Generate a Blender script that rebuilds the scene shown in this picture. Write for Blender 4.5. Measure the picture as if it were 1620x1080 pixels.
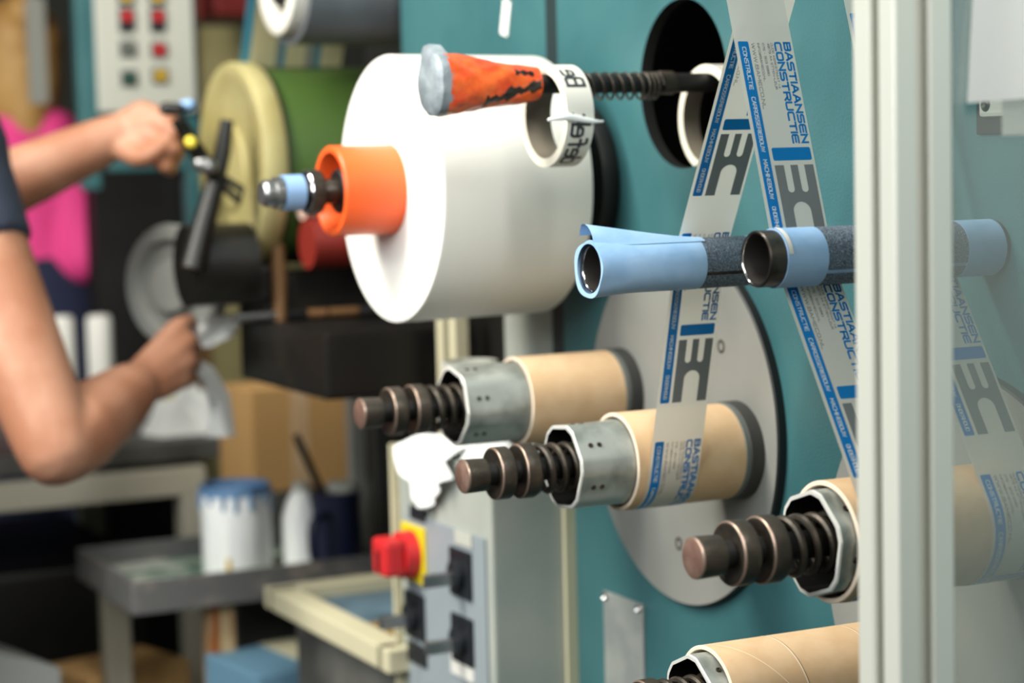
import bpy, bmesh, math, random
from math import sin, cos, pi, radians, atan2, asin, sqrt
from mathutils import Vector, Matrix
random.seed(7)
for o in list(bpy.data.objects): bpy.data.objects.remove(o)
SC = bpy.context.scene
COL = SC.collection

# ------------------------------------------------------------------ camera
F = 3300.0                                   # focal length in pixels of the 1620 x 1080 frame
PITCH, ROLL, AX = radians(5.1), 0.0245, radians(64)
CAM = Vector((0, 0, 1.45))
fw = Vector((0, cos(PITCH), -sin(PITCH)))
_r0 = Vector((1, 0, 0)); _u0 = _r0.cross(fw)
rt = _r0*cos(ROLL) - _u0*sin(ROLL); up = _r0*sin(ROLL) + _u0*cos(ROLL)
cd = bpy.data.cameras.new('camera'); cam = bpy.data.objects.new('camera', cd); COL.objects.link(cam)
cam.matrix_world = Matrix(((rt.x, up.x, -fw.x, CAM.x), (rt.y, up.y, -fw.y, CAM.y), (rt.z, up.z, -fw.z, CAM.z), (0, 0, 0, 1)))
cd.sensor_width = 36; cd.lens = 36*F/1620; cd.clip_start = 0.05; cd.clip_end = 60
cd.dof.use_dof = True; cd.dof.focus_distance = 1.52; cd.dof.aperture_fstop = 4.2
SC.camera = cam

# machine frame: h = distance out from the teal side panel, b = along the panel away from us, z = height
N = Vector((-sin(AX), -cos(AX), 0)); B = Vector((-cos(AX), sin(AX), 0))
P0 = Vector((0.20088638, 1.78690867, 0))
TH = atan2(N.y, N.x)
def M(h, b, z): return P0 + B*b + N*h + Vector((0, 0, z))
def inv(p): d = Vector(p) - P0; return d.dot(N), d.dot(B), p[2]
def at(x, y, Z): return CAM + (fw + rt*((x-810)/F) + up*((540-y)/F))*Z       # a point seen at x, y and at depth Z
def ma(x, y, Z): return inv(at(x, y, Z))

# ------------------------------------------------------------------ light, world, exposure
w = bpy.data.worlds.new('world'); SC.world = w; w.use_nodes = True
w.node_tree.nodes['Background'].inputs[0].default_value = (0.80, 0.92, 0.95, 1); w.node_tree.nodes['Background'].inputs[1].default_value = 0.16
def area(name, pos, target, sx, sy, power, col=(1, 1, 1)):
    l = bpy.data.lights.new(name, 'AREA'); l.shape = 'RECTANGLE'; l.size = sx; l.size_y = sy; l.energy = power; l.color = col
    o = bpy.data.objects.new(name, l); COL.objects.link(o); o.location = pos
    d = (Vector(target) - Vector(pos)); o.rotation_euler = d.to_track_quat('-Z', 'Y').to_euler(); return o
area('window_daylight', M(2.6, -0.6, 2.2), M(0, 0.2, 1.3), 1.5, 1.2, 54, (0.97, 1.0, 1.0))
area('ceiling_tube_lamp', M(0.75, 0.1, 2.9), M(0.25, 0.1, 1.2), 0.30, 2.2, 33, (1.0, 0.98, 0.92))
area('ceiling_tube_lamp', M(1.5, 0.45, 2.6), M(0.1, 1.35, 0.9), 0.35, 1.4, 62, (1.0, 0.95, 0.84))
area('ceiling_tube_lamp', M(1.3, -2.3, 2.5), M(0.1, 0.0, 1.2), 1.2, 0.9, 17, (1.0, 0.96, 0.88))
area('spot_lamp', M(0.42, -1.25, 2.45), M(0.12, -0.5, 1.58), 0.25, 0.5, 20, (1.0, 0.98, 0.95))
vs = SC.view_settings; vs.view_transform = 'Standard'; vs.look = 'None'; vs.gamma = 1; vs.use_curve_mapping = False; vs.exposure = -0.07
SC.cycles.use_denoising = True
SC.cycles.max_bounces = 6; SC.cycles.caustics_reflective = False; SC.cycles.caustics_refractive = False

# ------------------------------------------------------------------ materials
def lin(c):
    return tuple(((v/255)/12.92 if v <= 10 else (((v/255)+0.055)/1.055)**2.4) for v in c) + (1,)
MATS = {}
def mat(name, c, rough=0.5, metal=0.0, c2=None, scale=20, bump=0.0, bscale=200, lo=0.4, hi=0.6, detail=4, stretch=None, spec=0.5, coat=0.0):
    m = bpy.data.materials.new(name); m.use_nodes = True; nt = m.node_tree; p = nt.nodes['Principled BSDF']
    p.inputs['Base Color'].default_value = lin(c); p.inputs['Roughness'].default_value = rough; p.inputs['Metallic'].default_value = metal
    p.inputs['Specular IOR Level'].default_value = spec; p.inputs['Coat Weight'].default_value = coat
    tc = nt.nodes.new('ShaderNodeTexCoord'); src = tc.outputs['Object']
    if stretch:
        mp = nt.nodes.new('ShaderNodeMapping'); mp.inputs['Scale'].default_value = stretch; nt.links.new(src, mp.inputs[0]); src = mp.outputs[0]
    if c2:
        n = nt.nodes.new('ShaderNodeTexNoise'); n.inputs['Scale'].default_value = scale; n.inputs['Detail'].default_value = detail
        nt.links.new(src, n.inputs['Vector'])
        r = nt.nodes.new('ShaderNodeValToRGB'); r.color_ramp.elements[0].position = lo; r.color_ramp.elements[1].position = hi
        r.color_ramp.elements[0].color = lin(c); r.color_ramp.elements[1].color = lin(c2)
        nt.links.new(n.outputs['Fac'], r.inputs[0]); nt.links.new(r.outputs[0], p.inputs['Base Color'])
    if bump:
        n2 = nt.nodes.new('ShaderNodeTexNoise'); n2.inputs['Scale'].default_value = bscale; n2.inputs['Detail'].default_value = 3
        nt.links.new(src, n2.inputs['Vector'])
        b = nt.nodes.new('ShaderNodeBump'); b.inputs['Strength'].default_value = bump; b.inputs['Distance'].default_value = 0.002
        nt.links.new(n2.outputs['Fac'], b.inputs['Height']); nt.links.new(b.outputs[0], p.inputs['Normal'])
    MATS[name] = m; return m
mat('teal', (49, 94, 99), 0.42, c2=(57, 103, 107), scale=7, bump=0.25, bscale=500)
mat('teal_dark', (40, 92, 98), 0.5)
mat('disc_grey', (133, 135, 130), 0.45, 0.2, c2=(145, 146, 141), scale=5, bump=0.05)
mat('edge_black', (14, 16, 16), 0.5)
mat('strip_dark', (30, 46, 48), 0.5)
mat('black', (10, 10, 9), 0.55)
mat('black_oil', (11, 10, 8), 0.45, c2=(32, 26, 18), scale=22, lo=0.55, hi=0.8)
mat('rubber', (52, 52, 50), 0.6)
mat('gasket', (98, 104, 100), 0.6)
mat('galv', (172, 176, 170), 0.38, 0.4, c2=(128, 133, 126), scale=28, bump=0.08, bscale=120, lo=0.42, hi=0.62)
mat('galv_edge', (220, 220, 214), 0.35, 0.3)
mat('dark_steel', (58, 53, 46), 0.42, 0.55, c2=(80, 72, 62), scale=60, bump=0.12, bscale=300, lo=0.45, hi=0.75)
mat('worn_edge', (150, 130, 116), 0.35, 0.7)
mat('cap_face', (112, 84, 74), 0.45, 0.35, c2=(136, 110, 98), scale=70, bump=0.1, bscale=200)
mat('card', (208, 174, 134), 0.7, c2=(215, 184, 146), scale=40, bump=0.06, bscale=250)
mat('card_seam', (236, 218, 190), 0.7)
mat('card_dark', (150, 112, 74), 0.7)
mat('card_end', (224, 206, 184), 0.8)
mat('film', (226, 226, 219), 0.30, spec=0.4)
mat('print_blue', (0, 116, 186), 0.32, spec=0.4)
mat('print_grey', (116, 120, 120), 0.32, spec=0.4)
mat('print_white', (232, 236, 236), 0.32, spec=0.4)
mat('print_text', (92, 92, 92), 0.4)
mat('pipe_metal', (92, 84, 78), 0.3, 0.85, c2=(60, 54, 48), scale=40)
mat('pipe_inside', (22, 17, 13), 0.6)
mat('blue_tape', (134, 172, 210), 0.62, c2=(152, 186, 220), scale=30, bump=0.2, bscale=90)
mat('grit', (52, 60, 70), 0.8, c2=(138, 156, 174), scale=1300, lo=0.42, hi=0.72, detail=2, bump=0.3, bscale=600)
mat('white_strip', (214, 214, 208), 0.6)
mat('paper_white', (244, 244, 238), 0.65)
mat('paper_side', (226, 225, 216), 0.5, bump=0.05, bscale=30)
mat('orange_plastic', (247, 98, 40), 0.35, spec=0.5)
mat('chrome', (200, 200, 200), 0.15, 1.0)
mat('steel', (150, 150, 150), 0.3, 0.9)
mat('blue_band', (130, 165, 205), 0.5)
mat('red_wrap', (222, 72, 24), 0.30, c2=(240, 104, 40), scale=60, bump=1.0, bscale=42, coat=0.3)
mat('black_wrap', (22, 16, 14), 0.3, bump=0.8, bscale=60)
mat('silver_wrap', (150, 160, 166), 0.5, 0.15, c2=(120, 130, 136), scale=40, bump=0.7, bscale=80)
mat('tape_paper', (222, 220, 210), 0.5)
mat('tape_core', (120, 112, 98), 0.8)
mat('tape_edge', (240, 236, 216), 0.6)
mat('ink', (44, 48, 52), 0.5)
mat('alu', (206, 208, 198), 0.36, 0.30, spec=0.5)
mat('alu_slot', (120, 126, 116), 0.5, 0.3)
mat('plate', (150, 156, 154), 0.4, 0.3, c2=(166, 170, 166), scale=30)
mat('cream_disc', (164, 155, 108), 0.48, c2=(148, 138, 88), scale=9)
mat('green_roller', (62, 88, 34), 0.55)
mat('red_roller', (116, 30, 22), 0.5)
mat('pink_roller', (188, 160, 146), 0.5)
mat('grey_roll', (98, 102, 106), 0.5, c2=(112, 116, 120), scale=12)
mat('grey_wheel', (168, 170, 166), 0.4, 0.3)
mat('cab_grey', (152, 160, 154), 0.5, c2=(168, 172, 164), scale=8)
mat('cab_plate', (142, 152, 158), 0.45)
mat('cream_edge', (196, 190, 160), 0.6)
mat('switch_black', (24, 28, 34), 0.5)
mat('switch_red', (196, 40, 44), 0.4)
mat('switch_yellow', (218, 196, 26), 0.5)
mat('lamp_yellow', (206, 170, 40), 0.5)
mat('lamp_green', (40, 80, 66), 0.5)
mat('navy', (22, 30, 58), 0.85, bump=0.2, bscale=60)
mat('navy_shirt', (38, 46, 62), 0.85, bump=0.3, bscale=60)
mat('skin', (170, 124, 100), 0.5, c2=(154, 105, 80), scale=14, spec=0.35)
mat('hair_brown', (70, 48, 30), 0.6)
mat('hair_blond', (176, 138, 78), 0.6, c2=(150, 110, 58), scale=9)
mat('pink_shirt', (222, 62, 134), 0.8)
mat('white_board', (186, 188, 178), 0.5)
mat('olive', (146, 138, 96), 0.7)
mat('red_box', (170, 56, 52), 0.6)
mat('brown_wood', (116, 84, 50), 0.7)
mat('wall_dark', (64, 66, 60), 0.9)
mat('floor_grey', (72, 70, 66), 0.8, c2=(58, 56, 52), scale=6)
mat('ceil', (190, 190, 184), 0.9)
mat('box_card', (196, 154, 98), 0.8)
mat('bench_top', (96, 96, 92), 0.6, c2=(70, 70, 66), scale=10)
mat('bench_frame', (196, 192, 174), 0.6)
mat('tray', (104, 104, 104), 0.5, 0.2, c2=(150, 140, 130), scale=26, lo=0.55, hi=0.75)
mat('tray_floor', (196, 202, 192), 0.6, c2=(84, 118, 100), scale=24, lo=0.42, hi=0.6)
mat('tray_leg', (140, 134, 118), 0.6)
mat('streaked', (200, 182, 140), 0.6, c2=(150, 84, 34), scale=16, lo=0.45, hi=0.55, stretch=(2.5, 2.5, 0.12))
mat('bucket_white', (246, 248, 246), 0.45, c2=(226, 231, 234), scale=14, stretch=(2, 2, 0.3), lo=0.5, hi=0.7)
mat('bucket_blue', (116, 156, 196), 0.5, c2=(84, 122, 164), scale=18)
mat('navy_ink', (20, 26, 56), 0.4)
mat('mesh_blue', (98, 124, 140), 0.6, c2=(60, 80, 92), scale=9)
mat('mesh_brown', (140, 112, 60), 0.6)
mat('cloth', (240, 243, 242), 0.8)
mat('yellow', (226, 206, 70), 0.6)
mat('sheet_blue', (96, 136, 160), 0.7)
mat('copper', (186, 140, 96), 0.35, 0.6)
mat('film_cream', (196, 188, 150), 0.45)
mat('film_teal', (60, 128, 150), 0.45)
mat('film_grey', (140, 142, 136), 0.45)
_f = MATS['film'].node_tree; _p = _f.nodes['Principled BSDF']
_t = _f.nodes.new('ShaderNodeBsdfTranslucent'); _t.inputs[0].default_value = lin((226, 224, 212))
_x = _f.nodes.new('ShaderNodeBsdfTransparent'); _a = _f.nodes.new('ShaderNodeMixShader'); _a.inputs[0].default_value = 0.30
_b = _f.nodes.new('ShaderNodeMixShader'); _b.inputs[0].default_value = 0.07
_f.links.new(_p.outputs[0], _a.inputs[1]); _f.links.new(_t.outputs[0], _a.inputs[2]); _f.links.new(_a.outputs[0], _b.inputs[1]); _f.links.new(_x.outputs[0], _b.inputs[2])
_f.links.new(_b.outputs[0], _f.nodes['Material Output'].inputs[0])
mat('sheet', (248, 249, 246), 0.7); _f = MATS['sheet'].node_tree; _t = _f.nodes.new('ShaderNodeBsdfTranslucent'); _t.inputs[0].default_value = (0.95, 0.96, 0.95, 1)
_a = _f.nodes.new('ShaderNodeMixShader'); _a.inputs[0].default_value = 0.5; _f.links.new(_f.nodes['Principled BSDF'].outputs[0], _a.inputs[1]); _f.links.new(_t.outputs[0], _a.inputs[2]); _f.links.new(_a.outputs[0], _f.nodes['Material Output'].inputs[0])
m = bpy.data.materials.new('acrylic'); m.use_nodes = True; nt = m.node_tree; nt.nodes.remove(nt.nodes['Principled BSDF'])
tr = nt.nodes.new('ShaderNodeBsdfTransparent'); tr.inputs[0].default_value = (0.93, 0.95, 0.93, 1)
df = nt.nodes.new('ShaderNodeBsdfDiffuse'); df.inputs[0].default_value = (0.6, 0.6, 0.55, 1)
gl = nt.nodes.new('ShaderNodeBsdfGlossy'); gl.inputs['Roughness'].default_value = 0.03
m1 = nt.nodes.new('ShaderNodeMixShader'); m1.inputs[0].default_value = 0.17
m2 = nt.nodes.new('ShaderNodeMixShader'); fr = nt.nodes.new('ShaderNodeFresnel'); fr.inputs[0].default_value = 1.49
sc_ = nt.nodes.new('ShaderNodeMath'); sc_.operation = 'MULTIPLY'; sc_.inputs[1].default_value = 0.8
nt.links.new(fr.outputs[0], sc_.inputs[0]); nt.links.new(tr.outputs[0], m1.inputs[1]); nt.links.new(df.outputs[0], m1.inputs[2])
nt.links.new(sc_.outputs[0], m2.inputs[0]); nt.links.new(m1.outputs[0], m2.inputs[1]); nt.links.new(gl.outputs[0], m2.inputs[2])
nt.links.new(m2.outputs[0], nt.nodes['Material Output'].inputs[0]); MATS['acrylic'] = m

# ------------------------------------------------------------------ mesh builder
class MB:
    def __init__(s): s.v = []; s.f = []; s.mi = []; s.sm = []; s.mats = []
    def m(s, name):
        if name not in s.mats: s.mats.append(name)
        return s.mats.index(name)
    def add(s, vs, fs, mn, smooth=False):
        o = len(s.v); s.v += [tuple(x) for x in vs]; k = s.m(mn)
        for f in fs: s.f.append(tuple(i+o for i in f)); s.mi.append(k); s.sm.append(smooth)
    def box(s, c, d, mn, bev=0.0, rot=None):
        x, y, z = d[0]/2, d[1]/2, d[2]/2
        if bev <= 0:
            vs = [Vector((i*x, j*y, k*z)) for i in (-1, 1) for j in (-1, 1) for k in (-1, 1)]
            fs = [(0, 1, 3, 2), (4, 6, 7, 5), (0, 4, 5, 1), (2, 3, 7, 6), (0, 2, 6, 4), (1, 5, 7, 3)]
        else:
            bm = bmesh.new(); bmesh.ops.create_cube(bm, size=1); bmesh.ops.scale(bm, vec=(d[0], d[1], d[2]), verts=bm.verts)
            bmesh.ops.bevel(bm, geom=bm.edges[:], offset=min(bev, min(d)*0.45), segments=2, affect='EDGES', profile=0.6)
            bm.verts.ensure_lookup_table(); vs = [v.co.copy() for v in bm.verts]; fs = [tuple(v.index for v in f.verts) for f in bm.faces]; bm.free()
        if rot is not None: vs = [rot @ v for v in vs]
        s.add([v + Vector(c) for v in vs], fs, mn)
    def lathe(s, prof, mn, seg=48, origin=(0, 0, 0), axis='x', mats=None, close=False, a0=0.0, a1=2*pi, rfun=None):
        """prof: list of (position along axis, radius); revolved about the axis"""
        o = Vector(origin); full = abs(a1-a0-2*pi) < 1e-6; n = seg if full else seg+1
        def P(x, r, a):
            if rfun: r = rfun(x, r, a)
            c, d = r*cos(a), r*sin(a)
            return o + (Vector((x, c, d)) if axis == 'x' else Vector((c, d, x)) if axis == 'z' else Vector((d, x, c)))
        rings = prof + ([prof[0]] if close else [])
        for i in range(len(rings)-1):
            (xa, ra), (xb, rb) = rings[i], rings[i+1]
            vs = [P(xa, ra, a0+(a1-a0)*k/seg) for k in range(n)] + [P(xb, rb, a0+(a1-a0)*k/seg) for k in range(n)]
            fs = [(k, (k+1) % n, n+(k+1) % n, n+k) for k in range(n if full else n-1)]
            s.add(vs, fs, mats[i] if mats else mn, True)
    def tube(s, pts, r, mn, seg=10, caps=True, closed=False):
        """swept round bar through pts; r a number or one per point"""
        pts = [Vector(p) for p in pts]; n = len(pts); rr = r if isinstance(r, (list, tuple)) else [r]*n
        rings = []; nrm = None
        for i, p in enumerate(pts):
            t = ((pts[min(i+1, n-1)] - pts[max(i-1, 0)])).normalized()
            if nrm is None: nrm = t.orthogonal().normalized()
            nrm = (nrm - t*nrm.dot(t)).normalized(); bn = t.cross(nrm)
            rings.append([p + (nrm*cos(2*pi*k/seg) + bn*sin(2*pi*k/seg))*rr[i] for k in range(seg)])
        vs = [v for q in rings for v in q]
        fs = [(i*seg+k, i*seg+(k+1) % seg, (i+1)*seg+(k+1) % seg, (i+1)*seg+k) for i in range(n-1) for k in range(seg)]
        s.add(vs, fs, mn, True)
        if caps:
            s.add(rings[0], [tuple(range(seg))[::-1]], mn); s.add(rings[-1], [tuple(range(seg))], mn)
    def limb(s, pts, rad, mn, seg=16):
        """tapering rounded limb"""
        pts = [Vector(p) for p in pts]; n = len(pts); P, R = [], []
        for i in range(n-1):
            p0, p1, p2, p3 = pts[max(i-1, 0)], pts[i], pts[i+1], pts[min(i+2, n-1)]
            for k in range(5):
                t = k/5; P.append(0.5*((2*p1)+(p2-p0)*t+(2*p0-5*p1+4*p2-p3)*t*t+(3*p1-p0-3*p2+p3)*t**3)); R.append(rad[i]+(rad[i+1]-rad[i])*t)
        P.append(pts[-1]); R.append(rad[-1])
        a = (P[0]-P[1]).normalized(); b = (P[-1]-P[-2]).normalized()
        pre = [(P[0]+a*R[0]*c, R[0]*q) for c, q in ((0.98, 0.12), (0.8, 0.6), (0.45, 0.89))]
        post = [(P[-1]+b*R[-1]*c, R[-1]*q) for c, q in ((0.45, 0.89), (0.8, 0.6), (0.98, 0.12))]
        P = [p for p, _ in pre]+P+[p for p, _ in post]; R = [q for _, q in pre]+R+[q for _, q in post]
        s.tube(P, R, mn, seg)
    def prism(s, poly, lo, hi, mn, axis='x'):
        """polygon in the plane across the axis, extruded from lo to hi"""
        n = len(poly); mk = (lambda x, a, b: (x, a, b)) if axis == 'x' else (lambda x, a, b: (a, x, b)) if axis == 'y' else (lambda x, a, b: (a, b, x))
        vs = [mk(lo, a, b) for a, b in poly]+[mk(hi, a, b) for a, b in poly]
        s.add(vs, [tuple(range(n))[::-1], tuple(range(n, 2*n))]+[(k, (k+1) % n, n+(k+1) % n, n+k) for k in range(n)], mn)
    def grid(s, fn, nu, nv, mn, smooth=True, thick=None):
        vs = [fn(i/nu, j/nv) for i in range(nu+1) for j in range(nv+1)]
        fs = [(i*(nv+1)+j, i*(nv+1)+j+1, (i+1)*(nv+1)+j+1, (i+1)*(nv+1)+j) for i in range(nu) for j in range(nv)]
        s.add(vs, fs, mn, smooth)
    def build(s, name, parent=None, fix=True, mods=None):
        me = bpy.data.meshes.new(name); me.from_pydata([tuple(v) for v in s.v], [], s.f)
        for k in s.mats: me.materials.append(MATS[k])
        me.polygons.foreach_set('material_index', s.mi); me.polygons.foreach_set('use_smooth', s.sm); me.update()
        if fix:
            bm = bmesh.new(); bm.from_mesh(me); bmesh.ops.remove_doubles(bm, verts=bm.verts, dist=1e-6)
            bmesh.ops.recalc_face_normals(bm, faces=bm.faces)
            for e in bm.edges:
                if len(e.link_faces) == 2 and e.calc_face_angle(0) > radians(38): e.smooth = False
            bm.to_mesh(me); bm.free()
        o = bpy.data.objects.new(name, me); COL.objects.link(o)
        if parent: o.parent = parent
        return o
def tag(o, label, cat, group=None, kind=None):
    if label: o['label'] = label
    if cat: o['category'] = cat
    if group: o['group'] = group
    if kind: o['kind'] = kind
    return o
def thing(name, label, cat, h, b, z, group=None, rz=0.0):
    o = bpy.data.objects.new(name, None); COL.objects.link(o); o.location = M(h, b, z); o.rotation_euler = (0, 0, TH+rz)
    o.empty_display_size = 0.02
    return tag(o, label, cat, group)
def place(o, h, b, z, rz=0.0): o.location = M(h, b, z); o.rotation_euler = (0, 0, TH+rz); return o
def copy_tree(o, parent=None):
    c = o.copy(); COL.objects.link(c)
    if parent: c.parent = parent
    for ch in o.children: copy_tree(ch, c)
    return c
def structure(o): o['kind'] = 'structure'; return o

# ------------------------------------------------------------------ the setting
def slab(name, h0, h1, b0, b1, z0, z1, mn):
    m = MB(); m.box(((h0+h1)/2, -(b0+b1)/2, (z0+z1)/2), (h1-h0, b1-b0, z1-z0), mn); o = m.build(name)
    return structure(place(o, 0, 0, 0))
slab('floor', -2.0, 4.0, -3.2, 5.2, -0.1, 0.0, 'floor_grey')
slab('ceiling', -2.0, 4.0, -3.2, 5.2, 3.1, 3.2, 'ceil')
slab('wall_back', -2.0, 4.0, 5.1, 5.2, 0.0, 3.1, 'wall_dark')
slab('wall_right', -2.1, -2.0, -3.2, 5.2, 0.0, 3.1, 'wall_dark')

# ------------------------------------------------------------------ teal machine panel with its round opening
HB, HZ, HR = 0.0985, 1.5098, 0.0755
pan = thing('winding_machine', 'teal painted machine side panel with a dark round opening, at right', 'machine', 0, 0, 0)
def plate_with_hole(m, y0, y1, z0, z1, cy, cz, r, x0, x1, mn, rim, seg=96):
    def edge(a):
        dx, dz = cos(a), sin(a); t = 1e9
        if dx > 1e-9: t = min(t, (y1-cy)/dx)
        if dx < -1e-9: t = min(t, (y0-cy)/dx)
        if dz > 1e-9: t = min(t, (z1-cz)/dz)
        if dz < -1e-9: t = min(t, (z0-cz)/dz)
        return cy+dx*t, cz+dz*t
    angs = sorted(set([2*pi*k/seg for k in range(seg)]+[atan2(b-cz, a-cy) % (2*pi) for a in (y0, y1) for b in (z0, z1)]))
    n = len(angs); inn = [(cy+r*cos(a), cz+r*sin(a)) for a in angs]; out = [edge(a) for a in angs]
    for x in (x0, x1):
        m.add([(x, *p) for p in inn]+[(x, *p) for p in out], [(k, (k+1) % n, n+(k+1) % n, n+k) for k in range(n)], mn)
    m.add([(x0, *p) for p in inn]+[(x1, *p) for p in inn], [(k, (k+1) % n, n+(k+1) % n, n+k) for k in range(n)], rim, True)
    m.add([(x0, *p) for p in out]+[(x1, *p) for p in out], [(k, (k+1) % n, n+(k+1) % n, n+k) for k in range(n)], mn)
m = MB(); plate_with_hole(m, -0.339, 1.1, 0.15, 2.1, -HB, HZ, HR, -0.012, 0.0, 'teal', 'edge_black'); m.build('front_plate', pan)
m = MB(); m.box((-0.17, 0.38, 1.125), (0.01, 1.42, 1.93), 'black'); m.box((-0.09, -0.33, 1.125), (0.15, 0.012, 1.93), 'black'); m.build('inner_housing', pan)
m = MB(); m.box((0.0015, -0.223, 0.915), (0.003, 0.078, 0.214), 'plate', 0.001); npl = m.build('blank_plate', pan)
for y in (-0.256, -0.19):
    m = MB(); m.lathe([(0.003, 0.0001), (0.006, 0.0028), (0.003, 0.0042)], 'chrome', 16, (0, y, 1.017)); m.build('plate_screw', npl)
m = MB()                                   # recessed latch at the right
lh = MB(); LY, LZ = 0.343, 1.4765
def latch():
    m.box((0.001, LY, LZ), (0.004, 0.056, 0.040), 'edge_black', 0.001); fr_ = m.build('latch_frame', pan)
    lh.box((0.005, LY+0.005, LZ+0.005), (0.008, 0.046, 0.026), 'alu', 0.003); hd = lh.build('latch_handle', fr_)
    q = MB(); q.lathe([(0.009, 0.0001), (0.0105, 0.003), (0.009, 0.0052)], 'dark_steel', 20, (0, LY-0.010, LZ+0.001)); q.build('latch_screw', hd)
latch()
# paint chips / stains are left to the material

# second teal panel, past the dark joint strip
m = MB(); m.box((-0.01, -0.5495, 1.85), (0.018, 0.371, 0.86), 'teal', 0.002); p2 = place(m.build('machine_cover'), 0, 0, 0)
tag(p2, 'teal machine cover beyond the dark upright strip, behind the white paper roll', 'machine')
m = MB(); m.box((-0.012, -0.3515, 1.35), (0.024, 0.0245, 1.55), 'strip_dark'); tag(place(m.build('joint_strip'), 0, 0, 0), 'dark upright strip between the two teal panels', 'strip')
q = ma(799, 28, 2.22); m = MB(); m.box((0, 0, 0), (0.0012, 0.016, 0.036), 'paper_white', rot=Matrix.Rotation(radians(-16), 3, 'X'))
tag(place(m.build('sticker'), 0.0, 0.455, 1.5925), 'small white sticker stuck aslant on the far teal cover', 'sticker')

# ------------------------------------------------------------------ turret discs
def disc(b, z, r, label):
    t = thing('turret_disc', label, 'disc', 0, b, z, 'turret discs on the teal panel')
    m = MB(); m.lathe([(0.0002, r), (0.0075, r), (0.009, r-0.0015), (0.009, 0.0)], 'disc_grey', 128, mats=['edge_black', 'edge_black', 'disc_grey']); m.build('plate', t)
    return t
D1 = disc(0.1035, 1.2040, 0.1655, 'large light grey disc behind the two left-hand cardboard cores')
D2 = disc(-0.296, 1.122, 0.1655, 'large light grey disc at lower right, partly seen through the clear pane')
for y, z in ((0.0, 0.095), (0.078, 0.076), (-0.095, -0.06), (0.0, -0.11)):
    m = MB(); m.lathe([(0.009, 0.0062), (0.0094, 0.0055), (0.0094, 0.0038), (0.005, 0.0034), (0.005, 0.0)], 'dark_steel', 20, (0, y, z)); m.build('recessed_screw', D1)

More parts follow.
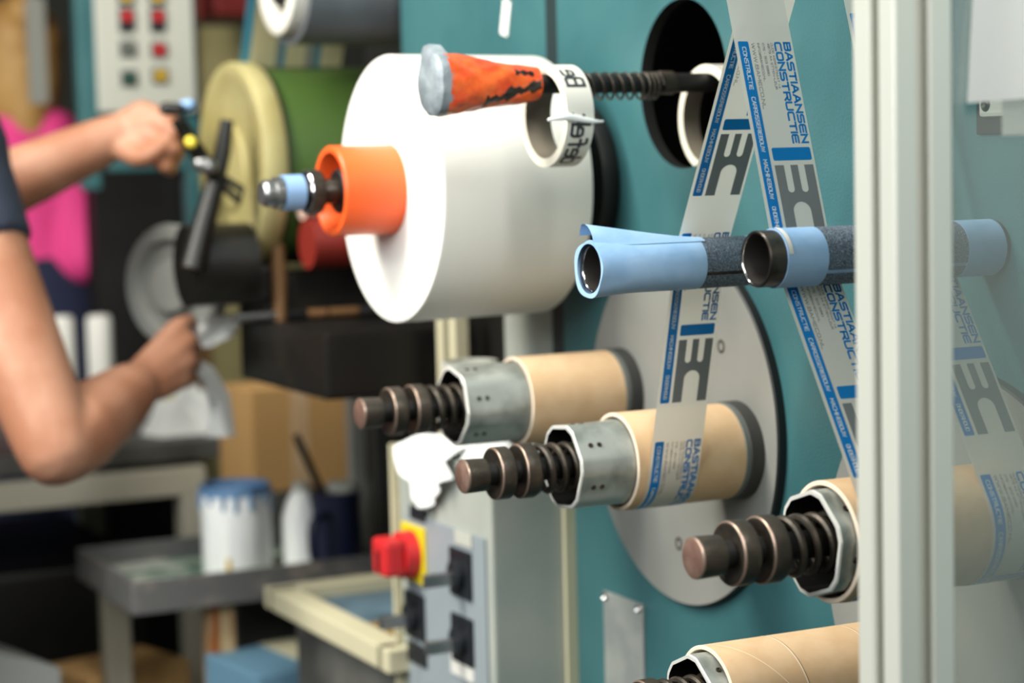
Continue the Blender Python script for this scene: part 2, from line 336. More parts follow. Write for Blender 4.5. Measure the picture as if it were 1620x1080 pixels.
# ------------------------------------------------------------------ winding spindles and cores
def hexpoly(R, bev, blend=0.0, circ=0.037, n=72, ph=0.0):
    """hexagon with cut corners, blended towards a circle"""
    out = []
    for k in range(n):
        a = 2*pi*k/n; aa = (a-ph) % (pi/3)-pi/6
        rh = (R*cos(pi/6))/cos(aa); ac = abs(abs(aa)-pi/6); rc = (R-bev)/cos(ac); r = min(rh, rc)
        r = r*(1-blend)+circ*blend; out.append((r*cos(a), r*sin(a)))
    return out
CR, CI = 0.041, 0.0376
def make_spindle(b, z, label, dx=0.0, ph=0.0):
    t = thing('winding_spindle', label, 'spindle', 0, b, z, 'spindles with cardboard cores')
    m = MB(); m.lathe([(0.0088, 0.030), (0.0088, 0.0425), (0.0215, 0.0425), (0.0225, 0.0415), (0.0225, 0.0)], 'rubber', 64); m.build('hub', t)
    m = MB(); m.lathe([(0.0224, 0.020), (0.0224, 0.0418), (0.0262, 0.0418), (0.0266, 0.041), (0.0266, 0.02)], 'gasket', 64); m.build('backing_ring', t)
    m = MB(); xs = [(0.05, 1.0), (0.118, 1.0), (0.126, 0.85), (0.134, 0.5), (0.142, 0.15), (0.150, 0.0), (0.1795, 0.0), (0.1808, 0.0)]
    rings = [[(x+dx, *p) for p in hexpoly(0.0395 if i < 7 else 0.0388, 0.003, bl, 0.0366, ph=ph)] for i, (x, bl) in enumerate(xs)]
    inr = [[(x+dx, *p) for p in hexpoly(0.0362, 0.003, 0, ph=ph)] for x in (0.1808, 0.145)]
    rings += inr; n = 72
    for i in range(len(rings)-1):
        m.add(rings[i]+rings[i+1], [(k, (k+1) % n, n+(k+1) % n, n+k) for k in range(n)], 'galv_edge' if i in (6, 7) else ('galv' if i < 6 else 'black'), i < 6)
    m.add(rings[-1], [tuple(range(n))], 'black')
    sl = m.build('sleeve', t)
    for k in range(6):                       # pairs of small screws on the flats
        a = ph+k*pi/3+pi/6; rr = 0.0342
        for xo in (0.168, 0.160):
            q = MB(); q.lathe([(rr-0.0004, 0.0024), (rr+0.0008, 0.0020), (rr+0.0008, 0.0012), (rr+0.0002, 0.0009), (rr+0.0002, 0.0)], 'dark_steel', 12)
            # lathe about x, turn to face outward across the flat
            R = Matrix.Rotation(a, 4, 'X') @ Matrix.Rotation(pi/2, 4, 'Z')
            q.v = [tuple(Vector((xo+dx, 0, 0)) + (R @ Vector(v))) for v in q.v]; q.build('sleeve_screw', sl)
    m = MB(); m.lathe([(0.10+dx, 0.0), (0.10+dx, 0.0095), (0.255+dx, 0.0095), (0.255+dx, 0.0)], 'black', 32); m.build('shaft', t)
    m = MB(); pts = []
    for k in range(5*28+1):
        a = 2*pi*k/28; x = 0.150+0.060*k/140; pts.append((x+dx, 0.0182*cos(a), 0.0182*sin(a)))
    m.tube(pts, 0.0030, 'dark_steel', 8); m.build('spring', t)
    def ring(x0, x1, r, ri, nm):
        q = MB(); e = 0.0013
        q.lathe([(x0, ri), (x0, r-e), (x0+e, r), (x1-e, r), (x1-e*0.5, r-e*0.2), (x1, r-e), (x1, r-e*2.2), (x1-0.0022, r*0.62), (x1-0.0022, ri)], 'dark_steel', 64,
                mats=['dark_steel', 'dark_steel', 'dark_steel', 'worn_edge', 'worn_edge', 'dark_steel', 'dark_steel', 'dark_steel']); q.build(nm, t)
    ring(0.209+dx, 0.2225+dx, 0.0226, 0.009, 'collar'); ring(0.231+dx, 0.2445+dx, 0.0216, 0.009, 'collar')
    q = MB(); q.lathe([(0.252+dx, 0.0), (0.252+dx, 0.0135), (0.2695+dx, 0.0140), (0.2707+dx, 0.0137), (0.2714+dx, 0.0128), (0.2714+dx, 0.0)], 'dark_steel', 48,
                      mats=['dark_steel', 'dark_steel', 'worn_edge', 'worn_edge', 'cap_face']); q.build('end_cap', t)
    return t
make_spindle(0.0, 1.1926, 'dark steel spindle through the left core that carries the printed tape', ph=0.10)
make_spindle(0.2047, 1.2235, 'dark steel spindle with the bare core at upper left, under the white roll', dx=0.006, ph=-0.25)
make_spindle(-0.375, 1.1885, 'dark steel spindle beside the aluminium post, cap lowest of the three whole ones', dx=0.0095, ph=0.32)
make_spindle(-0.217, 1.0444, 'steel spindle at the bottom edge, mostly cut off by the frame', dx=0.010, ph=0.42)
def make_core(b, z, x0, x1, label, seams=()):
    m = MB(); m.lathe([(x0, CI), (x0, CR), (x1-0.0006, CR), (x1, CR-0.0006), (x1, CI+0.0005), (x1-0.0006, CI)], 'card', 96,
                      mats=['card_end', 'card', 'card_end', 'card_end', 'card_end', 'card_end'], close=True)
    for ht, k, wd, mn in seams:              # spiral seams of the wound board
        vs = []
        for i in range(91):
            a = radians(200-290*i/90); xx = ht+(a-pi/2)/k; r = CR+0.00012
            if x0+0.001 < xx < x1-0.003: vs += [(xx, r*cos(a), r*sin(a)), (xx+wd, r*cos(a), r*sin(a))]
        m.add(vs, [(2*i, 2*i+1, 2*i+3, 2*i+2) for i in range(len(vs)//2-1)], mn, True)
    o = place(m.build('cardboard_core'), 0, b, z); tag(o, label, 'cardboard tube', 'cardboard cores on the spindles'); return o
make_core(0.0, 1.1926, 0.0267, 0.1305, 'cardboard core with one printed tape starting on it, left of the post')
make_core(0.2047, 1.2235, 0.0267, 0.1235, 'bare cardboard core at upper left, just below the white paper roll')
make_core(-0.375, 1.1885, 0.0267, 0.1785, 'cardboard core partly hidden by the aluminium post, carrying two tapes')
make_core(-0.217, 1.0444, 0.0267, 0.1765, 'bare cardboard core with spiral seams at the bottom edge', seams=((0.168, 30, 0.0009, 'card_seam'), (0.120, 150, 0.0012, 'card_seam'), (0.053, 130, 0.0011, 'card_seam'), (0.0523, 130, 0.0006, 'card_dark'), (0.1193, 150, 0.0005, 'card_dark')))

# ------------------------------------------------------------------ grip pipes
PR = 0.0199
PIPES = [(-0.108, 1.3618, 0.206), (-0.330, 1.3763, 0.2008)]
def make_pipe(b, z, front, label, flare):
    t = thing('guide_pipe', label, 'pipe', 0, b, z, 'pipes wrapped in blue tape')
    m = MB(); r = 0.0193
    m.lathe([(0.0, r), (front-0.001, r), (front, r-0.0008), (front, r-0.0018), (front-0.0012, r-0.0026), (0.02, r-0.0026), (0.02, 0.0)], 'pipe_metal', 64,
            mats=['pipe_metal', 'pipe_metal', 'chrome', 'chrome', 'pipe_inside', 'pipe_inside']); m.build('tube', t)
    def wrap(x0, x1, r, mn, name, a0=0.0, a1=2*pi, rf=None, n=1):
        q = MB(); pr = [(x0, 0.0192)]+[(x0+(x1-x0)*k/n, r) for k in range(n+1)]+[(x1, 0.0192)]
        q.lathe(pr, mn, 72, a0=a0, a1=a1, rfun=rf); return q.build(name, t)
    # angle convention: y = r cos a (towards us), z = r sin a
    if flare:
        def rf(x, r, a):
            u = max(0, (x-(front-0.05))/0.053)
            return r if r < 0.0194 else r + u*u*0.0016*(1+0.5*sin(5*a+1)) + 0.0003*sin(a*3+x*90)*u + 0.0025*u*u*max(0, cos(a-radians(200)))
        wrap(0.006, 0.070, PR, 'blue_tape', 'blue_wrap'); wrap(0.115, front+0.003, PR+0.0004, 'blue_tape', 'blue_wrap', 0.0, 2*pi, rf, 24)
        wrap(0.070, 0.1155, PR+0.0001, 'grit', 'grit_band', radians(-18), radians(334))
        q = MB(); x0_, x1_ = front-0.095, front+0.004      # loose corner of tape standing off the top of the pipe
        def flap(u, v):
            x = x0_+(x1_-x0_)*u; a = radians(58+76*v*(0.35+0.65*u)); lift = (0.0185*u**1.6)*sin(pi*min(1, v*1.0)*0.5)**1.5
            r = PR+0.0006+lift*(1.0 if v < 0.8 else 1-0.25*(v-0.8)/0.2); return (x-0.006*v*u, r*cos(a), r*sin(a))
        q.grid(flap, 24, 16, 'blue_tape'); q.grid(lambda u, v: Vector(flap(u, v))*1.0+Vector((0, 0, 0.0004)), 24, 16, 'blue_tape'); q.build('loose_flap', t)
    else:
        wrap(0.004, 0.037, PR+0.0003, 'blue_tape', 'blue_wrap'); wrap(0.037, 0.158, PR+0.0001, 'grit', 'grit_band', radians(-26), radians(326))
        wrap(0.036, 0.160, PR-0.0003, 'blue_tape', 'blue_wrap'); wrap(0.155, 0.1875, PR+0.0004, 'blue_tape', 'blue_wrap')
        def rf2(x, r, a): return r
        q = MB(); q.lathe([(0.1835, PR+0.0009), (0.187, PR+0.0009)], 'white_strip', 24, a0=radians(10), a1=radians(100)); q.build('paper_strip', t)
    return t
make_pipe(*PIPES[0], 'pipe wrapped in blue tape with a loose flared flap at its end', True)
make_pipe(*PIPES[1], 'pipe with a bare steel rim, blue and speckled dark wrap, behind the post', False)
m = MB(); m.lathe([(0.0, 0.0), (0.0, 0.018), (0.22, 0.018), (0.22, 0.0)], 'pipe_metal', 32)
tag(place(m.build('guide_roller'), 0, -0.2277, 1.6418), 'steel roller above the tapes, out of the frame', 'roller')

# ------------------------------------------------------------------ printed tapes
G = {'A': [[(0, 0), (.42, 1), (.58, 1), (1, 0)], [(.2, .33), (.8, .33)]],
 'B': [[(0, 0), (0, 1), (.86, 1), (1, .88), (1, .64), (.88, .53), (0, .53)], [(.88, .53), (1, .4), (1, .12), (.86, 0), (0, 0)]],
 'C': [[(1, 1), (.2, 1), (.03, .9), (0, .75), (0, .25), (.03, .1), (.2, 0), (1, 0)]],
 'D': [[(0, 0), (0, 1), (.8, 1), (.97, .88), (1, .7), (1, .3), (.97, .12), (.8, 0), (0, 0)]],
 'E': [[(1, 1), (.16, 1), (0, .85), (0, .15), (.16, 0), (1, 0)], [(0, .52), (.92, .52)]],
 'F': [[(1, 1), (.16, 1), (0, .85), (0, 0)], [(0, .5), (.9, .5)]],
 'H': [[(0, 0), (0, 1)], [(1, 0), (1, 1)], [(0, .5), (1, .5)]],
 'I': [[(0, 0), (0, 1)]],
 'K': [[(0, 0), (0, 1)], [(.95, 1), (.2, .52), (0, .52)], [(.2, .52), (1, 0)]],
 'L': [[(0, 1), (0, .12), (.14, 0), (1, 0)]],
 'M': [[(0, 0), (0, 1), (.5, .35), (1, 1), (1, 0)]],
 'N': [[(0, 0), (0, 1), (1, 0), (1, 1)]],
 'O': [[(.2, 0), (.8, 0), (.97, .1), (1, .28), (1, .72), (.97, .9), (.8, 1), (.2, 1), (.03, .9), (0, .72), (0, .28), (.03, .1), (.2, 0)]],
 'R': [[(0, 0), (0, 1), (.86, 1), (1, .88), (1, .58), (.86, .46), (0, .46)], [(.6, .46), (1, 0)]],
 'S': [[(.98, 1), (.15, 1), (0, .88), (0, .64), (.14, .53), (.86, .5), (1, .38), (1, .12), (.86, 0), (.02, 0)]],
 'T': [[(0, 1), (1, 1)], [(.5, 1), (.5, 0)]],
 'U': [[(0, 1), (0, .2), (.04, .08), (.2, 0), (.8, 0), (.96, .08), (1, .2), (1, 1)]],
 'V': [[(0, 1), (.5, 0), (1, 1)]], 'W': [[(0, 1), (.25, 0), (.5, .9), (.75, 0), (1, 1)]],
 '.': [[(0, 0), (0, .12)]], '-': [[(0, .45), (.7, .45)]], '@': [[(.7, .35), (.4, .3), (.35, .6), (.7, .65), (.7, .3), (1, .4), (1, .9), (.1, 1), (0, .5), (.1, 0), (.9, 0)]],
 '0': [[(.15, 0), (.85, 0), (1, .2), (1, .8), (.85, 1), (.15, 1), (0, .8), (0, .2), (.15, 0)]], '1': [[(0, .75), (.4, 1), (.4, 0)]],
 '3': [[(0, 1), (1, 1), (1, .5), (.3, .5)], [(1, .5), (1, 0), (0, 0)]], '4': [[(.75, 0), (.75, 1), (0, .3), (1, .3)]],
 '5': [[(1, 1), (0, 1), (0, .55), (1, .55), (1, 0), (0, 0)]], '6': [[(1, 1), (0, 1), (0, 0), (1, 0), (1, .5), (0, .5)]],
 '7': [[(0, 1), (1, 1), (.3, 0)]], '8': [[(0, .5), (0, 1), (1, 1), (1, 0), (0, 0), (0, .5), (1, .5)]], '9': [[(1, .5), (0, .5), (0, 1), (1, 1), (1, 0), (0, 0)]],
 'd': [[(1, 1), (1, 0), (.2, 0), (0, .15), (0, .5), (.2, .65), (1, .65)]], 'e': [[(0, .35), (1, .35), (1, .5), (.8, .65), (.2, .65), (0, .5), (0, .15), (.2, 0), (.95, 0)]],
 'f': [[(.9, 1), (.5, 1), (.35, .85), (.35, 0)], [(0, .62), (.85, .62)]], 'k': [[(0, 0), (0, 1)], [(.9, .65), (.1, .3)], [(.35, .4), (1, 0)]],
 't': [[(.35, 1), (.35, .15), (.5, 0), (.9, 0)], [(0, .65), (.85, .65)]]}
WID = {'I': 0.0, '.': 0.0, 'M': 1.15, 'W': 1.35, '1': .5, '-': .7}
def text_strokes(txt, L, H, sp=0.34):
    """strokes of a line of text fitted to length L and cap height H, as (along, across) points"""
    adv = []; x = 0
    for ch in txt:
        if ch == ' ': x += 0.75; continue
        wd = WID.get(ch, 1.0); adv.append((ch, x, wd)); x += wd+sp
    tot = x-sp; k = L/tot; out = []
    for ch, x, wd in adv:
        for st in G[ch]: out.append([((x+px*(wd if wd > 0 else 1))*k, py*H) for px, py in st])
    return out
def ribbon(pts, wd, step):
    """flat stroke of width wd with mitred corners; returns pairs of (left, right) points"""
    P = [Vector(p) for p in pts]; Q = [P[0]]
    for a, b in zip(P[:-1], P[1:]):
        n = max(1, int((b-a).length/step))
        for k in range(1, n+1): Q.append(a+(b-a)*k/n)
    closed = (Q[0]-Q[-1]).length < 1e-9; out = []
    for i, p in enumerate(Q):
        if closed: pr = Q[i-1] if i else Q[-2]; nx = Q[(i+1) % len(Q)] if i < len(Q)-1 else Q[1]
        else: pr = Q[i-1] if i else None; nx = Q[i+1] if i < len(Q)-1 else None
        d1 = (p-pr).normalized() if pr is not None else None; d2 = (nx-p).normalized() if nx is not None else None
        d1 = d1 or d2; d2 = d2 or d1; n1 = Vector((-d1.y, d1.x)); n2 = Vector((-d2.y, d2.x)); mi = (n1+n2)
        if mi.length < 1e-6: mi = n1
        mi.normalize(); c = max(0.45, mi.dot(n1)); q = p
        if not closed and i == 0: q = p-d1*wd*0.5
        if not closed and i == len(Q)-1: q = p+d2*wd*0.5
        out.append((q+mi*(wd/2/c), q-mi*(wd/2/c)))
    return out
class Path:
    """a tape's run in the plane across the machine: x = -b, z; listed circles are (x, z, r, side) with side +1 on the left of travel"""
    def __init__(s, start, circles, wrap):
        s.P = []; s.S = []
        pts = [Vector(start)]; prev = (Vector(start), 0.0, 1)
        phis = []
        items = [(Vector(start), 0.0, 1)]+[(Vector(c[:2]), c[2], c[3]) for c in circles]
        for (c1, r1, s1), (c2, r2, s2) in zip(items[:-1], items[1:]):
            d = c2-c1; th = atan2(d.y, d.x); phis.append(th-asin((s2*r2-s1*r1)/d.length))
        out = [Vector(start)]
        for i, (c, r, sd) in enumerate(items[1:]):
            a_in = phis[i]; a_out = phis[i+1] if i+1 < len(phis) else a_in-sd*-1*0 + (wrap*(1 if sd > 0 else -1))
            n = max(6, int(abs(a_out-a_in)/0.06))
            for k in range(n+1):
                ph = a_in+(a_out-a_in)*k/n; nl = Vector((-sin(ph), cos(ph))); out.append(c-nl*(sd*r))
        s.P = out; s.S = [0.0]
        for a, b in zip(out[:-1], out[1:]): s.S.append(s.S[-1]+(b-a).length)
        s.L = s.S[-1]
    def at(s, u):
        u = min(max(u, 0), s.L-1e-9); lo, hi = 0, len(s.S)-1
        while hi-lo > 1:
            md = (lo+hi)//2
            if s.S[md] <= u: lo = md
            else: hi = md
        t = (u-s.S[lo])/max(1e-12, s.S[hi]-s.S[lo]); p = s.P[lo].lerp(s.P[hi], t); d = (s.P[hi]-s.P[lo]).normalized()
        return p, Vector((-d.y, d.x))
    def s_at_z(s, z):
        for a, b, u in zip(s.P[:-1], s.P[1:], s.S[:-1]):
            if (a.y-z)*(b.y-z) <= 0 and a.y != b.y: return u+(b-a).length*(a.y-z)/(a.y-b.y)
TW = 0.0482
def make_tape(path, h_left, starts, unit, label, smax=None):
    m = MB(); L = smax or path.L
    def pt(u, v, off):
        p, nl = path.at(u); q = p+nl*off; return (h_left-v*TW, q.x, q.y)
    def quad_rows(rows, mn, off):
        """rows: (u, [v boundaries]) with equal counts; pairs of boundaries are filled"""
        n = len(rows[0][1]); vs = [pt(u, v, off) for u, b in rows for v in b]
        fs = [(i*n+j, i*n+j+1, (i+1)*n+j+1, (i+1)*n+j) for i in range(len(rows)-1) for j in range(0, n, 2)]
        m.add(vs, fs, mn, True)
    n = int(L/0.002); quad_rows([(L*i/n, [0, .5, .5, 1]) for i in range(n+1)], 'film', 0.0)
    for s0 in starts:
        U = lambda f: s0+f*unit
        def fill(f0, f1, v0, v1, off, mn, rnd=0.0, nn=None):
            k = nn or max(2, int((f1-f0)*unit/0.0015)); rows = []
            fs = [f0+(f1-f0)*i/k for i in range(k+1)]
            if rnd: fs = sorted(set(fs+[f0+rnd*c/unit for c in (0, .12, .35, .65, 1)]+[f1-rnd*c/unit for c in (0, .12, .35, .65, 1)]))
            for f in fs:
                e = min((f-f0)*unit, (f1-f)*unit); ins = 0
                if rnd and e < rnd: ins = rnd-sqrt(max(0, rnd*rnd-(rnd-e)**2))
                rows.append((U(f), [v0+ins/TW, v1-ins/TW]))
            rows = [r for r in rows if -0.0 <= r[0] <= L]
            if len(rows) > 1: quad_rows(rows, mn, off)
        def text(txt, f0, f1, v0, v1, wd, mn, off):
            for st in text_strokes(txt, (f1-f0)*unit, (v1-v0)*TW):
                pr = ribbon(st, wd, 0.002)
                if U(f0)+max(p[0] for p in st) > L or U(f0)+min(p[0] for p in st) < 0: continue
                vs = [pt(U(f0)+q.x, v0+q.y/TW, off) for ab in pr for q in ab]
                m.add(vs, [(2*i, 2*i+1, 2*i+3, 2*i+2) for i in range(len(pr)-1)], mn, True)
        o1, o2 = 0.00012, 0.00022
        fill(0, 1, .055, .235, o1, 'print_blue', 0.0012)
        for tx, a, b in (('CONSTRUCTIE', .03, .245), ('CARROSSERIEBOUW', .285, .56), ('MACHINEBOUW', .60, .795), ('ONDERHOUD', .835, .975)):
            text(tx, a, b, .115, .175, 0.00044, 'print_white', o2)
        text('WWW.BAMECO.NL', .01, .345, .283, .333, 0.00038, 'print_text', o1)
        for tx, ln, v in (('INFO@BAMECO.NL', .195, .385), ('076 - 503 5990', .165, .47), ('4879 AA ETTEN-LEUR', .235, .56), ('OUDE KERKSTRAAT 14', .23, .618)):
            text(tx, .01, .01+ln, v, v+.032, 0.00026, 'print_text', o1)
        text('CONSTRUCTIE', .008, .517, .690, .788, 0.00150, 'print_blue', o1)
        text('BASTIAANSEN', .008, .517, .850, .948, 0.00150, 'print_blue', o1)
        fill(.541, .606, .29, .957, o1, 'print_blue', 0.0014)
        # the grey emblem: three prongs joined, then an arch
        g0, g1, va, vb = .629, 1.0, .29, .957; W_ = vb-va; Lg = g1-g0
        sl = .37; ar = .50; rows = []
        hw = .085*W_; hwm = hw*TW/unit
        fs = [i/60 for i in range(61)]
        fs = sorted(set(fs+[sl-hwm/Lg*c for c in (0, .03, .1, .2, .35, .6, 1)]))
        A = []
        for f in fs:
            if f > sl+1e-9: break
            e = (sl-f)*Lg*unit; ww = hw if e > hw*TW else sqrt(max(0, (hw*TW)**2-(hw*TW-e)**2))/TW
            c1, c2 = va+.32*W_, va+.68*W_; A.append((U(g0+f*Lg), [va, c1-ww, c1+ww, c2-ww, c2+ww, vb]))
        rA = [(u, b) for u, b in A if u <= L]
        if len(rA) > 1: quad_rows(rA, 'print_grey', o1)
        fill(g0+sl*Lg, g0+ar*Lg, va, vb, o1, 'print_grey')
        hw = .225*W_; Bv = []
        fs = sorted(set([ar+(1-ar)*i/40 for i in range(41)]+[ar+hw*TW/unit/Lg*c for c in (.01, .03, .08, .15, .3, .5, .75, 1)]))
        for f in fs:
            e = (f-ar)*Lg*unit; ww = hw if e > hw*TW else sqrt(max(0, (hw*TW)**2-(hw*TW-e)**2))/TW; c = va+.5*W_
            Bv.append((U(g0+f*Lg), [va, c-ww, c+ww, vb]))
        rB = [(u, b) for u, b in Bv if u <= L]
        if len(rB) > 1: quad_rows(rB, 'print_grey', o1)
    o = m.build('printed_tape', fix=False); place(o, 0, 0, 0)
    return tag(o, label, 'tape', 'printed tapes')
TR = PR+0.0005
PA = Path((0.2245, 1.6220), [(0.108, 1.3618, TR, 1), (0.0, 1.1926, CR+0.0004, -1)], radians(215))
PB = Path((0.2308, 1.6220), [(0.330, 1.3763, TR, 1), (0.375, 1.1885, CR+0.0004, -1)], radians(215))
UNIT, PER = 0.1455, 0.179
s1 = PA.s_at_z(1.3852); make_tape(PA, 0.1217, [s1-PER, s1, s1+PER, s1+2*PER], UNIT, 'printed tape running behind the flared blue pipe down to the left core')
s2 = PB.s_at_z(1.5257); make_tape(PB, 0.1717, [s2, s2+PER, s2+2*PER], UNIT, 'printed tape in full view left of the post, passing behind the steel-rimmed pipe')
s3 = PB.s_at_z(1.5465); make_tape(PB, 0.0717, [s3, s3+PER, s3+2*PER-0.004], UNIT, 'printed tape seen mostly through the clear pane, right of the post')

# ------------------------------------------------------------------ aluminium post, pane and papers
PH, PB_ = 0.2367, -0.5420
post = thing('guard_post', 'light aluminium slotted post standing upright at right', 'post', PH, PB_, 0.0)
def slot_profile(w, sw, sd, r):
    h = w/2; q = []
    for k in range(4):
        c, s_ = round(cos(k*pi/2)), round(sin(k*pi/2))
        pts = [(h, -h+r), (h, -sw/2-0.0012), (h-0.0012, -sw/2), (h-0.0032, -sw/2), (h-0.0032, -sw/2-0.003), (h-sd, -sw/2-0.003), (h-sd, sw/2+0.003), (h-0.0032, sw/2+0.003), (h-0.0032, sw/2), (h-0.0012, sw/2), (h, sw/2+0.0012), (h, h-r)]
        pts += [(h-r+r*cos(a), h-r+r*sin(a)) for a in (pi/8, pi/4, 3*pi/8)]
        q += [(x*c-y*s_, x*s_+y*c) for x, y in pts]
    return q
m = MB(); poly = slot_profile(0.040, 0.0082, 0.011, 0.0016); n = len(poly)
m.add([(x, y, 0.0) for x, y in poly]+[(x, y, 2.2) for x, y in poly], [tuple(range(n))[::-1], tuple(range(n, 2*n))]+[(k, (k+1) % n, n+(k+1) % n, n+k) for k in range(n)], 'alu'); m.build('profile', post)
m = MB(); m.box((PH-0.012-0.110, -PB_, 1.2), (0.22, 0.005, 2.0), 'acrylic')
o = place(m.build('clear_pane'), 0, 0, 0); tag(o, 'clear acrylic guard pane to the right of the aluminium post', 'pane')
def paper(name, pts, label, curl):
    a, b_, c, d = [Vector(p) for p in pts]
    m = MB()
    def fn(u, v):
        p = a.lerp(b_, u).lerp(d.lerp(c, u), v); return p + Vector((0, curl*(1-u)*v*v, 0))
    m.grid(fn, 10, 10, 'sheet')
    o = place(m.build(name, fix=False), 0, 0, 0); return tag(o, label, 'paper')
YP = -PB_+0.0035
paper('paper_sheet', [(0.178, YP, 1.66), (0.03, YP, 1.66), (0.03, YP, 1.482), (0.1965, YP, 1.4735)], 'large white paper sheet taped to the pane at top right', 0.004)
paper('paper_sheet', [(0.1620, YP-0.0075, 1.56), (0.02, YP-0.0075, 1.56), (0.02, YP-0.0075, 1.4545), (0.1620, YP-0.0075, 1.4545)], 'smaller white sheet behind the large one, at the right edge', 0.0)

# ------------------------------------------------------------------ white paper roll on its shaft
RB, RZ = 0.3208, 1.4203
roll = thing('paper_roll', 'big white paper roll with a bright flat face and an orange core', 'roll', 0, RB, RZ)
m = MB(); m.lathe([(0.040, 0.043), (0.040, 0.1245), (0.041, 0.1255), (0.191, 0.1270), (0.1925, 0.1262), (0.1925, 0.043)], 'paper_side', 160, mats=['paper_white', 'paper_side', 'paper_side', 'paper_white', 'paper_white']); m.build('paper', roll)
m = MB(); m.lathe([(0.05, 0.033), (0.05, 0.0425), (0.2520, 0.0425), (0.2532, 0.0415), (0.2532, 0.0368), (0.2515, 0.0356), (0.19, 0.034), (0.19, 0.012)], 'orange_plastic', 96); m.build('plastic_core', roll)
sh = thing('roll_shaft', 'steel shaft with collars sticking out of the orange core', 'shaft', 0, RB, RZ)
m = MB(); m.lathe([(-0.01, 0.0), (-0.01, 0.0118), (0.318, 0.0118), (0.319, 0.0112), (0.319, 0.0)], 'dark_steel', 32); m.build('bar', sh)
m = MB(); m.lathe([(0.236, 0.011), (0.236, 0.0195), (0.2375, 0.021), (0.2455, 0.021), (0.247, 0.0195), (0.247, 0.011)], 'black', 40); m.build('lock_collar', sh)
m = MB(); m.lathe([(0.264, 0.011), (0.264, 0.0195), (0.2655, 0.0207), (0.277, 0.0207), (0.2785, 0.0195), (0.2785, 0.017), (0.276, 0.015), (0.276, 0.011)], 'dark_steel', 48, mats=['dark_steel', 'dark_steel', 'dark_steel', 'chrome', 'chrome', 'dark_steel', 'dark_steel']); m.build('lock_collar', sh)
m = MB(); m.lathe([(0.282, 0.0115), (0.282, 0.0166), (0.301, 0.0166), (0.301, 0.0115)], 'blue_band', 40); m.build('tape_band', sh)
m = MB(); m.lathe([(0.302, 0.011), (0.302, 0.0150), (0.309, 0.0150), (0.310, 0.0128), (0.318, 0.0128), (0.321, 0.0100), (0.321, 0.0)], 'steel', 40); m.build('end_knob', sh)
m = MB(); m.lathe([(0.0005, 0.0), (0.0005, 0.080), (0.002, 0.081), (0.016, 0.081), (0.018, 0.080), (0.018, 0.0)], 'black', 128)
tag(place(m.build('backing_flange'), 0, 0.296, RZ+0.001), 'black round flange behind the white paper roll', 'flange')

# ------------------------------------------------------------------ sprung rod with wrapped handle, and rings hanging on it
AB, AZ = 0.0800, 1.5100
rod = thing('sprung_rod', 'dark rod with a coil spring and an orange taped grip, out of the panel opening', 'rod', 0, AB, AZ)
m = MB(); m.lathe([(-0.10, 0.0), (-0.10, 0.0085), (0.2, 0.0085), (0.2, 0.0)], 'black', 32); m.build('bar', rod)
m = MB(); m.lathe([(0.022, 0.009), (0.022, 0.0105), (0.034, 0.0105), (0.034, 0.009)], 'dark_steel', 32); m.build('stop_collar', rod)
m = MB(); pts = []
xs_ = [0.040+0.003*k/14 for k in range(1)]
tot = 11
for k in range(tot*24+1):
    t = k/24; x = 0.036+(t*0.0046 if t < 3.5 else 0.0161+(t-3.5)*0.0098); pts.append((x, 0.0112*cos(2*pi*t), -0.0025+0.0112*sin(2*pi*t)))
m.tube(pts, 0.0012, 'dark_steel', 8); m.build('spring', rod)
def rg(x, r, a):
    return r*(1+0.030*sin(3*a+x*70)+0.022*sin(4*a-x*110+1)+0.012*sin(9*a+x*190)+0.010*sin(11*a-x*260))
gx0, gx1 = 0.156, 0.2465
def grad(u): return 0.0140+0.0125*u
m = MB(); k = 70
m.lathe([(gx0-0.001, 0.008)]+[(gx0+(gx1-gx0)*i/k, grad(i/k)) for i in range(k+1)], 'red_wrap', 120, rfun=rg)
for i, f in enumerate(m.f):                      # darker strips of tape showing between the orange turns
    c = sum((Vector(m.v[j]) for j in f), Vector())/len(f); a = atan2(c.z, c.y); u = (c.x-gx0)/(gx1-gx0)
    if 0.02 < u < 0.62 and abs(a-(-0.62+1.25*(0.62-u)-0.25)) < 0.25+0.09*sin(u*23)+0.07*sin(u*61+a*9): m.mi[i] = m.m('black_wrap')
    if u < 0.3 and abs(a-0.55) < 0.13+0.06*sin(u*70) and u > 0.08: m.mi[i] = m.m('black_wrap')
m.build('taped_grip', rod)
m = MB(); m.lathe([(gx1-0.006, 0.0255), (gx1+0.002, 0.0268), (gx1+0.007, 0.0262), (gx1+0.0095, 0.0225), (gx1+0.010, 0.010), (gx1+0.0098, 0.0)], 'silver_wrap', 72, rfun=lambda x, r, a: rg(x, r, a)+(0.010*max(0, cos(a-1.95))**14 if x < gx1+0.008 else 0))
m.build('grip_end', rod)
